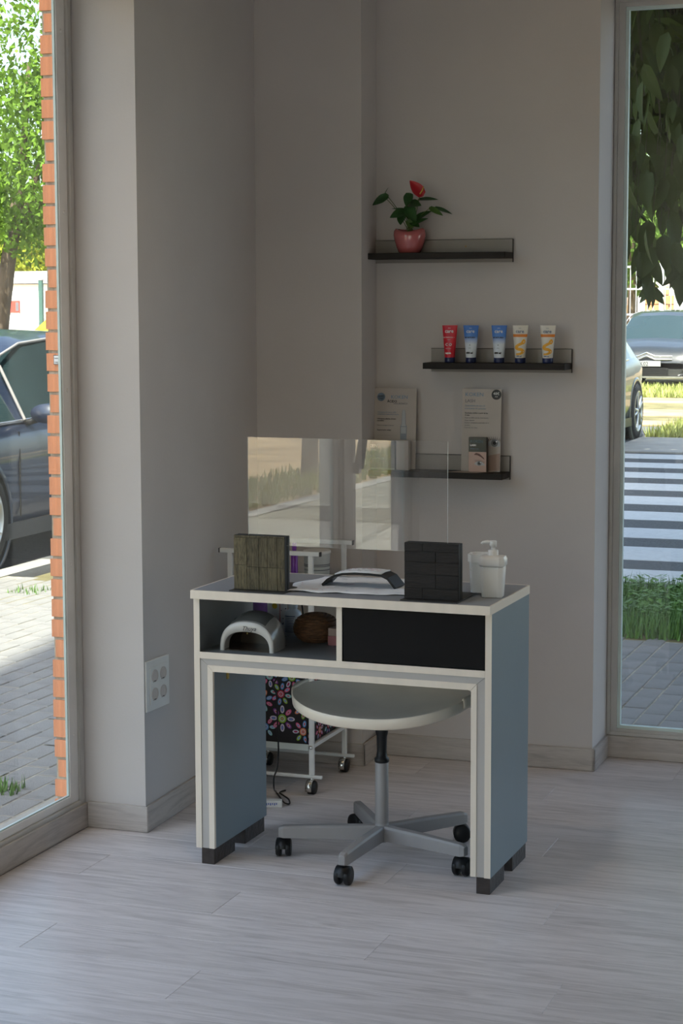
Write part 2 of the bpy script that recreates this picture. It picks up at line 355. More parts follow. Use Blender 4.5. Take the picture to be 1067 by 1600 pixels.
# ------------------------------------------------------------------ socket plate on the left wall
sp = empty('wall_socket', (-2.3685, 4.935, .425), rz=math.atan2(-.036, .954)*1.0, label='white plate with four round power sockets on the left wall', cat='socket')
bx('plate', M_white, sp, 0, .008, -.072, .072, -.075, .075, bevel=.003)
bx('inner_frame', M_white, sp, .008, .011, -.052, .052, -.055, .055, bevel=.001)
M_sock = mat('socket_recess', (.60, .54, .50), .5)
for sy in (-.026, .026):
    for sz in (-.027, .027):
        M = Matrix.Translation((.0112, sy, sz)) @ Matrix.Rotation(PI/2, 4, 'Y')
        s_ = MB().lathe([(.0185, 0), (.0185, .002), (.0170, .002), (.0160, -.004), (.001, -.004)], 24, M=M).build('socket', M_sock, sp)
        h = MB()
        for q in (-.008, .008): h.disc((.0078, sy, sz+q), .0032, (1, 0, 0), n=10)
        h.box(.0070, .0118, sy-.010, sy+.010, sz-.0175, sz-.014); h.build('contact_holes', M_dark, s_)['kind'] = 'stuff'

# ------------------------------------------------------------------ ceiling downlights
for (x, y) in ((-1.75, 4.15), (-.2, 4.6)):
    o = empty('ceiling_downlight', (x, y, CEIL), label='small round warm downlight in the ceiling %s' % ('near the left window' if x < -1 else 'near the back window'), cat='ceiling light')
    MB().lathe([(.05, 0), (.055, -.004), (.042, -.010), (.038, -.004)], 24).build('ring', M_alu2, o)
    MB().disc((0, 0, -.005), .036, (0, 0, -1), (0, 1, 0)).build('lens', mat('lamp_lens', (1, .8, .5), .4, emit=((1, .72, .38), 4)), o)
    l = bpy.data.lights.new('lamp', 'SPOT'); l.energy = 10; l.color = (1, .72, .40); l.spot_size = 2.4; l.spot_blend = .8; l.shadow_soft_size = .04
    lo = bpy.data.objects.new('lamp', l); COL.objects.link(lo); lo.parent = o; lo.location = (0, 0, -.02)

# ------------------------------------------------------------------ manicure desk
DX, DY, DTH = -2.1036, 4.6041, -.0116
def D(a, b, z=0): return Vector((DX+a*math.cos(DTH)-b*math.sin(DTH), DY+a*math.sin(DTH)+b*math.cos(DTH), z))
desk = empty('manicure_desk', D(0, 0, 0), DTH, 'blue-grey manicure desk with open shelf, black drawer and light edging', 'desk')
W_, DP = .837, .385
bx('desk_top', M_top, desk, .002, W_-.002, .002, DP+.003, .738, .7602)
e = MB(); e.box(0, W_, 0, .002, .7372, .7600); e.box(0, .002, .002, DP+.005, .7372, .76); e.box(W_-.002, W_, .002, DP+.005, .7372, .76); e.box(.002, W_-.002, DP+.003, DP+.005, .7372, .76)
e.box(0, W_, 0, .0055, .7600, .7606); e.box(0, .004, 0, DP+.005, .76, .7606); e.box(W_-.004, W_, 0, DP+.005, .76, .7606); e.box(0, W_, DP, DP+.005, .76, .7606)
e.build('edge_band', M_edge, desk)
for (x0, x1) in ((.0005, .0175), (.8195, .8365)):
    s_ = bx('side_panel', M_blue, desk, x0, x1, .0205, DP, .045, .737); bx('edge_band', M_edge, s_, x0, x1, .019, .0205, .045, .737)
# inner leg slabs (thick pedestal) with grey band and light edging, mitred round the knee opening
for sgn, x0, x1 in ((1, .0180, .0550), (-1, .7820, .8190)):
    bx('leg_panel', M_blue, desk, x0, x1, .030, DP, .045, .5715)
def U_band(xo, xi, zo, zi, yb, yf, m, name):
    """mitred U: left leg, lintel, right leg as three pieces"""
    L, R_ = xo, W_-xo; l, r = xi, W_-xi; zb = .045
    for pts in ([(L, zb), (l, zb), (l, zi), (L, zo)], [(L, zo), (l, zi), (r, zi), (R_, zo)], [(r, zb), (R_, zb), (R_, zo), (r, zi)]):
        c = Vector((sum(p[0] for p in pts)/4, sum(p[1] for p in pts)/4))
        q = [Vector(p) + (c-Vector(p)).normalized()*.0005 for p in pts]
        vs = [(p.x, yf, p.y) for p in q]+[(p.x, yb, p.y) for p in q]
        MB().add(vs, [(0, 1, 2, 3), (7, 6, 5, 4), (0, 4, 5, 1), (1, 5, 6, 2), (2, 6, 7, 3), (3, 7, 4, 0)]).build(name, m, desk)
U_band(.018, .0395, .5718, .5545, .030, .0215, M_band, 'grey_band')
U_band(.0395, .0550, .5545, .5372, .030, .0195, M_edge, 'light_band')
bx('under_panel', M_blue, desk, .0550, .7820, .030, DP, .5375, .5715)
sh = bx('shelf_board', M_niche, desk, .0178, .8192, .0205, DP, .5722, .5895); bx('edge_band', M_edge, sh, .0178, .8192, .019, .0205, .5722, .5900)
dv = bx('divider', M_niche, desk, .413, .4285, .0205, DP, .5900, .737); bx('edge_band', M_edge, dv, .413, .4285, .019, .0205, .5900, .737)
dr = bx('drawer', M_niche, desk, .434, .815, .04, .36, .5920, .70); bx('drawer_front', M_blackm, dr, .4325, .8180, .0205, .0395, .5925, .7355, bevel=.0006)
bx('niche_lining', M_niche, desk, .0176, .0185, .0215, DP-.002, .5900, .737)
for (x0, x1, y0_, y1_) in ((.014, .052, .024, .165), (.014, .052, .236, .376), (.797, .834, .024, .161), (.797, .834, .242, .379)):
    bx('foot', M_foot, desk, x0, x1, y0_, y1_, 0, .0448, bevel=.0015)
bx('hinge', mat('brass', (.45, .33, .08), .35, metal=.8), desk, .0552, .058, .11, .122, .500, .5372)
# ---- blocks holding the acrylic screen
M_oldwood = wood('weathered_olive_wood', (.15, .125, .070), (.02, .016, .009), 'Z', 9, rough=.8, bump=.8, var=.2)
M_blackwood = wood('black_charred_wood', (.018, .014, .012), (.004, .0035, .003), 'X', 9, rough=.75, bump=.8, var=.2)
M_blackwoodc = mat('black_board_core', (.008, .008, .008), .6)
def plank_block(a0, label, m, cols, rows_fn, plate):
    t = empty('screen_holder', D(a0, .045, .76), DTH, label, 'screen holder')
    w_ = .147; h0, h1 = .0035, .1495
    bx('front_board', M_blackwoodc, t, 0, w_, .002, .0155, h0, h1)
    bx('rear_board', M_blackwoodc, t, 0, w_, .0205, .034, h0, h1, bevel=.001)
    bx('spacer', M_blackwoodc, t, .002, w_-.002, .0155, .0205, h0, .118)
    for (x0, x1, z0, z1) in rows_fn(w_, h0, h1):
        d = random.uniform(.0, .0012)
        bx('plank', m, t, x0+.0004, x1-.0004, -.0015-d, .002, z0+.0004, z1-.0004, bevel=.0005)
    bx('base_plate', M_blackmetal, t, *plate, .0007, .0033, bevel=.0005)
    return t
def cols5(w_, h0, h1):
    xs = [0, .038, .073, .098, .126, .147]; r = []
    for i, (a, b) in enumerate(zip(xs[:-1], xs[1:])):
        zs = [h0, h0+random.choice((.055, .062, .066, .07)), h1-random.choice((.006, .004, .009)), h1]
        for z0, z1 in zip(zs[:-1], zs[1:]): r.append((a, b, z0, z1))
    return r
def rows5(w_, h0, h1):
    zs = [h0, .032, .068, .100, .128, h1]; r = []
    for i, (a, b) in enumerate(zip(zs[:-1], zs[1:])):
        c = random.choice((.06, .085, .05)); r += [(0, c, a, b), (c, w_, a, b)]
    return r
plank_block(.110, 'square block of olive weathered wood strips holding the clear screen', M_oldwood, 5, cols5, (-.003, .154, -.030, .162))
plank_block(.593, 'square black wooden block holding the right end of the clear screen', M_blackwood, 5, rows5, (-.003, .152, -.028, .152))
scr = empty('acrylic_screen', D(.145, .063, .884), DTH, 'clear acrylic sneeze screen standing between two wooden blocks on the desk', 'screen')
q = MB(); X1, Z1, T = .5595, .288, .0015
q.add([(0, -T, 0), (X1, -T, 0), (X1, -T, Z1), (0, -T, Z1), (0, T, 0), (X1, T, 0), (X1, T, Z1), (0, T, Z1)], [(0, 1, 2, 3), (5, 4, 7, 6)], 0)
q.add([(0, -T, 0), (X1, -T, 0), (X1, -T, Z1), (0, -T, Z1), (0, T, 0), (X1, T, 0), (X1, T, Z1), (0, T, Z1)], [(0, 4, 5, 1), (1, 5, 6, 2), (2, 6, 7, 3), (3, 7, 4, 0)], 1)
q.build('sheet', [M_acryl, M_acryle], scr)
# ---- paper and wrist rest
pp = empty('paper_sheet', D(.40, .20, .7608), DTH, 'white printed paper sheet with red and blue marks under the wrist rest', 'paper')
def wav(a, b): return .0012*math.sin(a*70+b*30)+.0012*math.sin(b*55-a*20)+.0028
outl = lambda u, v: (-.165+.36*u+.012*math.sin(v*9)+(.0 if v < .5 else .035*(v-.5)), -.145+.285*v+.006*math.sin(u*16)+.035*u)
MB().grid([[(*outl(i/16, j/12), wav(*outl(i/16, j/12))) for j in range(13)] for i in range(17)]).build('sheet', M_paper, pp, solid=.0004)
mk = [MB(), MB(), MB()]
for i in range(46):
    u, v = random.uniform(.04, .96), random.uniform(.04, .96); x_, y_ = outl(u, v); c = i % 3; L = random.uniform(.004, .02); a = random.uniform(-.6, .6)
    dx_, dy_ = math.cos(a)*L, math.sin(a)*L; z_ = wav(x_, y_)+.0009; wd = random.uniform(.0012, .003)
    mk[c].add([(x_, y_, z_), (x_+dx_, y_+dy_, z_), (x_+dx_-wd*math.sin(a), y_+dy_+wd, z_), (x_-wd*math.sin(a), y_+wd, z_)], [(0, 1, 2, 3)])
for m_, mm in zip(mk, (M_red, M_navy, M_sky)): m_.build('printed_marks', mm, pp)
wr = empty('wrist_rest', D(.419, .17, .7612), DTH, 'black arched wrist rest with patterned white pad on the printed sheet', 'wrist rest')
arch = [(-.103, 0), (-.088, .015), (-.068, .0265), (-.045, .0325), (-.01, .0355), (.03, .0355), (.065, .0335), (.082, .026), (.094, .012), (.104, 0)]
arch2 = [(x, z+.0045) for x, z in arch]
P = []
for y_ in (0, .085):
    P.append([(x, y_+.012*(x+.1)*0, z+.003) for x, z in arch])
nA = len(arch); vs = [(x, y_, z+.0015) for y_ in (0, .075) for x, z in arch]+[(x*1.03, y_, z+.0075) for y_ in (0, .075) for x, z in arch]
fs = []
for i in range(nA-1):
    fs += [(i, i+1, 2*nA+i+1, 2*nA+i), (nA+i+1, nA+i, 3*nA+i, 3*nA+i+1), (2*nA+i, 2*nA+i+1, 3*nA+i+1, 3*nA+i), (i+1, i, nA+i, nA+i+1)]
fs += [(0, 2*nA, 3*nA, nA), (nA-1, 2*nA-1, 4*nA-1, 3*nA-1)]
MB().add(vs, fs, 0, False).build('arch', M_black, wr)
top = [(x, z+.0085) for x, z in arch[2:7]]
MB().grid([[(x, y_, z+.002*math.sin(y_*40)) for y_ in (0.001, .02, .04, .06, .078)] for x, z in top]).build('pad', M_paper, wr, solid=.003)
mk = [MB(), MB()]
for i in range(26):
    x_ = random.uniform(-.06, .05); y_ = random.uniform(.01, .07); L = random.uniform(.004, .012)
    zz = np.interp(x_, [p[0] for p in top], [p[1] for p in top])+.0042
    mk[i % 2].add([(x_, y_, zz), (x_+L, y_, zz), (x_+L, y_+.003, zz), (x_, y_+.003, zz)], [(0, 1, 2, 3)])
mk[0].build('printed_marks', M_red, wr); mk[1].build('printed_marks', M_dark, wr)
# ---- soap dispenser
sd_ = empty('soap_dispenser', D(.785, .172, .7605), DTH+.1, 'white plastic soap dispenser with a pump and attached sponge cup', 'dispenser')
def rrect(hx, hy, r, n=5):
    pts = []
    for cx_, cy_, a0 in ((hx-r, hy-r, 0), (-hx+r, hy-r, PI/2), (-hx+r, -hy+r, PI), (hx-r, -hy+r, 1.5*PI)):
        for k in range(n+1): a = a0+PI/2*k/n; pts.append((cx_+r*math.cos(a), cy_+r*math.sin(a)))
    return pts
def loft(m_, secs, M=None, mi=0):
    n = len(secs[0][0]); vs = []
    for pts, z in secs: vs += [Vector((x, y, z)) for x, y in pts]
    if M: vs = [M @ v for v in vs]
    m_.add(vs, [(j*n+k, j*n+(k+1) % n, (j+1)*n+(k+1) % n, (j+1)*n+k) for j in range(len(secs)-1) for k in range(n)], mi, True)
    m_.add(vs[:n], [tuple(range(n))[::-1]], mi); m_.add(vs[-n:], [tuple(range(n))], mi); return m_
def octo(hx, hy, c=.35):
    return [(hx, -hy*(1-c)), (hx, hy*(1-c)), (hx*(1-c), hy), (-hx*(1-c), hy), (-hx, hy*(1-c)), (-hx, -hy*(1-c)), (-hx*(1-c), -hy), (hx*(1-c), -hy)]
Mo = Matrix.Translation((.012, -.012, 0)); Mc = Matrix.Translation((-.028, .028, 0))
m_ = MB(); loft(m_, [(octo(.027, .025), .0), (octo(.0315, .030), .082)], Mo)
m_.build('bottle', M_white, sd_, bevel=.002)
loft(MB(), [(octo(.0325, .031), .082), (octo(.0345, .033), .086), (octo(.0345, .033), .100), (octo(.031, .029), .108), (octo(.013, .013), .110)], Mo).build('bottle_top', M_white, sd_, bevel=.002)
m_ = MB(); loft(m_, [(octo(.024, .024), .006), (octo(.028, .028), .092)], Mc)
for i in range(60):
    a = random.uniform(0, 8); f_ = int(a) % 8; P8 = octo(.0275, .0275); p0, p1 = Vector(P8[f_]), Vector(P8[(f_+1) % 8]); p_ = p0.lerp(p1, random.uniform(.1, .9)); z = random.uniform(.01, .08); sc_ = .87+.13*z/.09
    m_.box(p_.x*sc_-.0012, p_.x*sc_+.0012, p_.y*sc_-.0012, p_.y*sc_+.0012, z, z+.006, M=Mc)
m_.build('sponge_cup', M_white, sd_)
m_ = MB(); o8, i8 = octo(.031, .031), octo(.026, .026); vs = [Mc @ Vector((x, y, z)) for (pts, z) in ((o8, .088), (o8, .108), (i8, .108), (i8, .090)) for x, y in pts]
m_.add(vs, [(j*8+k, j*8+(k+1) % 8, (j+1)*8+(k+1) % 8, (j+1)*8+k) for j in range(3) for k in range(8)]); m_.build('cup_rim', M_white, sd_)
MB().lathe([(.0135, .108), (.0135, .1225), (.012, .124), (.006, .124), (.006, .132), (.0095, .132), (.0095, .146), (.008, .148)], 20, M=Mo).build('pump_collar', M_white, sd_)
MB().tube([(.014, -.012, .142), (-.003, -.015, .1445), (-.014, -.017, .143), (-.018, -.018, .1395)], [.0055, .0050, .0042, .003], 10).build('nozzle', M_white, sd_)
# ---- UV lamp in the niche
M_lampw = mat('lamp_pearl_white', (.62, .60, .56), .22, coat=.3); M_lampt = mat('lamp_translucent_top', (.17, .17, .16), .25)
uv = empty('nail_lamp', D(.136, .066, .5895), DTH, 'white domed nail lamp with arched opening on the desk shelf', 'nail lamp')
hw, hh = .079, .082
def outer(t, k): a = PI*t; return (hw*math.copysign(abs(math.cos(a))**.85, math.cos(a))*k[0], hh*abs(math.sin(a))**.75*k[1])
n_ = 28; Yd = [(0, (1, 1)), (.008, (1.005, 1.01)), (.04, (1.0, 1.16)), (.075, (.98, 1.22)), (.10, (.92, 1.12)), (.116, (.80, .9)), (.124, (.62, .6))]
P = [[(outer(j/n_, k)[0], y_, outer(j/n_, k)[1]) for j in range(n_+1)] for y_, k in Yd]
m_ = MB(); m_.grid(P, 0); m_.add(P[-1], [tuple(range(n_+1))], 0); sh_ = m_.build('shell', [M_lampw], uv); 
inn = lambda t: (.066*math.copysign(abs(math.cos(PI*t))**.8, math.cos(PI*t)), .0535*abs(math.sin(PI*t))**.7)
F = [[(outer(j/n_, (1, 1))[0], 0, outer(j/n_, (1, 1))[1]), (outer(j/n_, (1, 1))[0]*.97, -.003, outer(j/n_, (1, 1))[1]*.975), (inn(j/n_)[0]*1.02, -.003, inn(j/n_)[1]*1.02), (inn(j/n_)[0], .002, inn(j/n_)[1]), (inn(j/n_)[0], .03, inn(j/n_)[1])] for j in range(n_+1)]
MB().grid(F, 0).build('front_arch', M_lampw, uv)
G = [[(inn(j/n_)[0], y_, inn(j/n_)[1]) for j in range(n_+1)] for y_ in (.03, .11)]
m_ = MB(); m_.grid(G); m_.add(G[-1], [tuple(range(n_+1))]); m_.box(-.07, .07, 0, .11, 0.0004, .003); m_.build('chamber', mat('lamp_chamber', (.05, .035, .025), .2), uv)
T_ = [[(outer(.30+.40*j/10, k)[0]*1.01, y_, outer(.30+.40*j/10, k)[1]*1.012) for j in range(11)] for y_, k in Yd[1:5]]
MB().grid(T_).build('top_panel', M_lampt, uv)
m_ = MB()
for i in range(7): a = PI*(i+1)/8; m_.disc((.05*math.cos(a), .1095, .018+.028*math.sin(a)), .0025, n=8)
m_.build('diodes', mat('diode', (.5, .4, .1), .3), uv)
text('lettering', 'Thuya', .017, M_dark, uv, (-.014, -.0036, .058), shear=.4)
text('lettering', 'PROFESSIONAL LINE', .0028, M_grey, uv, (-.008, -.0036, .0553))
# ---- bottle, basket, box and leaflet in the niche
bt = empty('lotion_bottle', D(.158, .345, .5895), DTH, 'white plastic bottle with printed label behind the nail lamp', 'bottle')
MB().lathe([(.0225, 0), (.0245, .003), (.0245, .06), (.022, .068), (.013, .074), (.0105, .078)], 28).build('bottle_body', mat('bottle_white', (.55, .60, .66), .3), bt)
MB().lathe([(.0135, .078), (.0135, .094), (.012, .096)], 24).build('cap', mat('bottle_cap', (.5, .56, .62), .3), bt)
m_ = MB()
for i in range(10):
    z = .012+i*.0048; a0 = -PI/2-.75; a1 = -PI/2+random.uniform(.3, .75); n2 = 8
    vs = [(.0248*math.cos(a0+(a1-a0)*k/n2), .0248*math.sin(a0+(a1-a0)*k/n2), z+h) for h in (0, .0016 if i < 9 else .0034) for k in range(n2+1)]
    m_.add(vs, [(k, k+1, n2+2+k, n2+1+k) for k in range(n2)])
m_.build('label_print', mat('label_ink', (.12, .16, .28), .5), bt)
M_wick = mat('brown_wicker', (.15, .07, .03), .65, noise=(60, .5, (1, 1, 4)), bump=(80, .6))
bk = empty('wicker_basket', D(.252, .285, .5895), DTH, 'round brown wicker basket with lid on the desk shelf', 'basket')
coil = lambda r0, r1, z0, z1, nn, th: [((r0+(r1-r0)*t)*math.cos(2*PI*nn*t), (r0+(r1-r0)*t)*math.sin(2*PI*nn*t), z0+(z1-z0)*t) for t in [i/(nn*26) for i in range(nn*26+1)]]
pr_ = [(.040, .004), (.052, .013), (.0595, .026), (.0605, .038), (.057, .050)]
m_ = MB(); pts = []
for s_ in range(9):
    t = s_/8*(len(pr_)-1); i = min(int(t), len(pr_)-2); r_ = pr_[i][0]+(pr_[i+1][0]-pr_[i][0])*(t-i); z_ = pr_[i][1]+(pr_[i+1][1]-pr_[i][1])*(t-i)
    pts = [(r_*(1+.012*(-1)**k)*math.cos(2*PI*k/40), r_*(1+.012*(-1)**k)*math.sin(2*PI*k/40), z_) for k in range(40)]
    m_.tube(pts, .0042, 6, closed=True)
m_.lathe([(.001, .002), (.040, .002), (.056, .026), (.055, .048)], 30); m_.build('basket_body', M_wick, bk)
m_ = MB()
for k_, (r_, z_) in enumerate([(.055, .056), (.049, .063), (.041, .068), (.032, .0715), (.022, .0735), (.012, .0745)]):
    m_.tube([(r_*math.cos(2*PI*k/36), r_*math.sin(2*PI*k/36), z_) for k in range(36)], .0046, 6, closed=True)
m_.lathe([(.001, .058), (.055, .055), (.04, .068), (.001, .074)], 30); m_.build('basket_lid', M_wick, bk)
pb = empty('small_carton', D(.345, .255, .5895), DTH-.1, 'small pink and beige box stack beside the wicker basket', 'box')
bx('lower_box', mat('pink_card', (.35, .13, .13), .6), pb, -.034, .034, -.03, .03, 0, .026, bevel=.001); bx('upper_box', mat('beige_card', (.38, .27, .22), .6), pb, -.033, .035, -.03, .03, .0265, .048, bevel=.001)
lf = empty('leaflet', D(.096, .372, .5895), DTH, 'white folded leaflet with yellow spot and red edge behind the nail lamp', 'leaflet')
bx('card', M_paper, lf, -.028, .032, 0, .002, 0, .10); bx('red_edge', M_red, lf, .010, .0115, -.0008, 0, 0, .10)
MB().disc((-.005, -.0008, .076), .008).build('yellow_spot', mat('yellow_print', (.75, .55, .05), .5), lf)
m_ = MB()
for i in range(12): x_, z_ = random.uniform(.013, .029), random.uniform(.01, .09); m_.box(x_, x_+.003, -.0008, 0, z_, z_+.002)
m_.build('print', M_navy, lf)

# ------------------------------------------------------------------ stool
st = empty('swivel_stool', (-1.6433, 4.851, 0), 0, 'white plastic swivel stool on a grey five-spoke wheeled base under the desk', 'stool')
for i, ang in enumerate((-162.4, -93, -19.8, 52.2, 123.6)):
    a = math.radians(ang); R_ = .277; M = Matrix.Rotation(a, 4, 'Z')
    m_ = MB()
    # tapered box spoke, sloping down
    def sec(x, z, hw_, hh_): return [(x, -hw_, z-hh_), (x, hw_, z-hh_), (x, hw_, z+hh_*.7), (x, hw_*.7, z+hh_), (x, -hw_*.7, z+hh_), (x, -hw_, z+hh_*.7)]
    ss = [sec(.012, .070, .0145, .0215), sec(.15, .071, .0135, .0195), sec(R_-.004, .070, .0125, .0170), sec(R_+.010, .0685, .009, .013)]
    vs = [M @ Vector(v) for s_ in ss for v in s_]
    m_.add(vs, [(j*6+k, j*6+(k+1) % 6, (j+1)*6+(k+1) % 6, (j+1)*6+k) for j in range(3) for k in range(6)]); m_.add(vs[:6], [tuple(range(6))]); m_.add(vs[-6:], [tuple(range(6))[::-1]])
    m_.build('spoke', M_silver, st, bevel=.0015)
    c = M @ Vector((R_-.004, 0, 0)); sw = math.radians([-75, -92, -95, 20, 150][i])
    C_ = Matrix.Translation((c.x, c.y, 0)) @ Matrix.Rotation(sw, 4, 'Z')
    cs = MB()
    for sy in (-1, 1):
        cs.lathe([(.006, -.0075), (.022, -.0075), (.0245, -.005), (.0245, .004), (.021, .0075), (.006, .0075)], 20, M=C_ @ Matrix.Translation((0, sy*.0135, .0247)) @ Matrix.Rotation(PI/2, 4, 'X'))
    ho = [(-.024*math.cos(t), .025+.026*math.sin(t)) for t in [PI*k/10 for k in range(11)]]
    vs = [C_ @ Vector((x, y_, z)) for y_ in (-.019, .019) for x, z in ho]+[C_ @ Vector((x*.8, y_, .025+(z-.025)*.8)) for y_ in (-.019, .019) for x, z in ho]
    cas = cs.build('caster', M_black, st)
    h = MB(); h.add(vs, [(k, k+1, 12+k, 11+k) for k in range(10)]+[(22+k, 33+k, 34+k, 23+k) for k in range(10)]+[(k+1, k, 22+k, 23+k) for k in range(10)]+[(11+k, 12+k, 34+k, 33+k) for k in range(10)], 0, True)
    h.tube([C_ @ Vector((0, 0, .048)), C_ @ Vector((0, 0, .060))], .006); h.build('hood', M_black, cas)
MB().lathe([(.020, .045), (.020, .094), (.018, .096), (.0185, .098), (.0185, .268), (.017, .270)], 28).build('column', M_silver, st)
MB().lathe([(.0185, .268), (.0205, .270), (.0205, .279), (.0155, .283), (.0135, .30), (.0145, .34), (.0175, .352), (.0175, .366), (.012, .368), (.012, .405)], 24).build('gas_lift', M_black, st)
bx('seat_mount', M_silver, st, -.05, .05, -.05, .05, .400, .411)
MB().tube([(.02, -.03, .398), (.06, -.09, .392), (.064, -.10, .388)], .004).build('lever', M_black, st)
# dished shell seat
def seat_pt(u, v):   # u angle, v radius 0..1
    a = 2*PI*u; ca, sa = math.cos(a), math.sin(a)
    ex = math.copysign(abs(ca)**.86, ca); ey = math.copysign(abs(sa)**.86, sa)
    x = .246*ex*v; y_ = (.195 if sa < 0 else .19)*ey*v
    z = .413+.052*v**2.2*(abs(ca)**2)+.018*v**2*(sa**2 if sa < 0 else 2.6*sa**2)
    if v > .97: z += 0
    return Vector((x, y_, z))
nu, nv = 48, 10
m_ = MB(); topg = [[seat_pt(i/nu, (j+.001)/nv) for j in range(nv+1)] for i in range(nu)]
m_.grid(topg, 0, True, True)
rim = [[seat_pt(i/nu, 1), seat_pt(i/nu, 1.012)-Vector((0, 0, .004)), seat_pt(i/nu, 1.0)-Vector((0, 0, .028)), seat_pt(i/nu, .98)-Vector((0, 0, .030)), seat_pt(i/nu, .975)-Vector((0, 0, .006))] for i in range(nu)]
bot = [[seat_pt(i/nu, (j+.001)/nv)-Vector((0, 0, .006)) for j in range(nv, -1, -1)] for i in range(nu)]
m_.grid(bot, 0, True, True); so_ = m_.build('seat', M_seat, st)
MB().grid(rim, 0, True, True).build('seat_rim', M_seat, so_)
for sx in (1, -1):   # flared side grips
    G = []
    for i in range(9):
        y_ = -.045+.11*i/8; b_ = 1-abs(i-4)/4*.8
        x0 = .243 if abs(y_) < .06 else .238
        G.append([(sx*(x0), y_, .466), (sx*(x0+.010*b_), y_, .471+.002*b_), (sx*(x0+.020*b_), y_, .466), (sx*(x0+.023*b_), y_, .454-.006*b_), (sx*(x0+.016*b_), y_, .444-.004*b_)])
    MB().grid(G).build('side_grip', M_seat, st, solid=.003)

# ------------------------------------------------------------------ trolley behind the desk
XL, XR, YF, YR = -2.335, -2.065, 5.415, 5.715
ct = empty('storage_trolley', (0, 0, 0), 0, 'white metal three-tier trolley on chrome casters behind the desk', 'trolley')
ct.location = ((XL+XR)/2, (YF+YR)/2, 0); cx0, cy0 = ct.location.x, ct.location.y
def lx(x): return x-cx0
def ly(y): return y-cy0
for y_ in (YF, YR):
    for x_ in (XL, XR):
        bx('upright', M_cartw, ct, lx(x_)-.008, lx(x_)+.008, ly(y_)-.006, ly(y_)+.006, .06, .752, bevel=.002)
    r_ = MB().box(lx(XL)-.034, lx(XR)+.030, ly(y_)-.007, ly(y_)+.007, .750, .764).build('top_rail', M_cartw, ct, bevel=.002)
    c_ = MB(); c_.box(lx(XR)+.030, lx(XR)+.033, ly(y_)-.007, ly(y_)+.007, .750, .764); c_.box(lx(XL)-.037, lx(XL)-.034, ly(y_)-.007, ly(y_)+.007, .750, .764); c_.build('end_cap', M_black, r_)
    r_ = MB().box(lx(XL)-.034, lx(XR)+.034, ly(y_)-.006, ly(y_)+.006, .050, .060).build('bottom_rail', M_cartw, ct, bevel=.002)
    for x_ in (XL, XR):
        w_ = MB().lathe([(.004, -.012), (.0195, -.012), (.0215, -.009), (.0215, .009), (.0195, .012), (.004, .012)], 20, M=Matrix.Translation((lx(x_), ly(y_), .0215)) @ Matrix.Rotation(PI/2, 4, 'Y')).build('caster', M_black, ct)
        a_ = [(.024*math.cos(t), .0215+.024*math.sin(t)) for t in [PI*(-.15+k*1.3/10) for k in range(11)]]
        g = MB(); vs = [(lx(x_)+xx, ly(y_)+p[0], p[1]) for xx in (-.014, .006) for p in a_]; g.add(vs, [(k, k+1, 12+k, 11+k) for k in range(10)], 0, True)
        g.tube([(lx(x_), ly(y_), .044), (lx(x_), ly(y_), .052)], .005); g.build('caster_hood', M_chrome, w_, solid=.0015)
for x_ in (XL, XR):
    for z_ in (.150, .655):
        bx('side_bar', M_cartw, ct, lx(x_)-.004, lx(x_)+.004, ly(YF)+.006, ly(YR)-.006, z_-.006, z_+.006)
MB().lathe([(.006, 0), (.006, .002), (.003, .0035)], 12, M=Matrix.Translation((lx(XR), ly(YF)-.006, .149)) @ Matrix.Rotation(PI/2, 4, 'X')).build('bolt', M_chrome, ct)
M_tray = mat('trolley_tray', (.55, .60, .58), .35); M_traygl = glass('trolley_clear_shelf', (.80, .86, .84), .05)
for z_, mm in ((.146, M_tray), (.47, M_tray), (.650, M_traygl)):
    bx('shelf', mm, ct, lx(XL)+.009, lx(XR)-.009, ly(YF)-.004, ly(YR)+.004, z_-.004, z_+.004)
bx('shelf_lip', M_tray, ct, lx(XL)+.009, lx(XR)-.009, ly(YF)-.007, ly(YF)-.004, .138, .158)
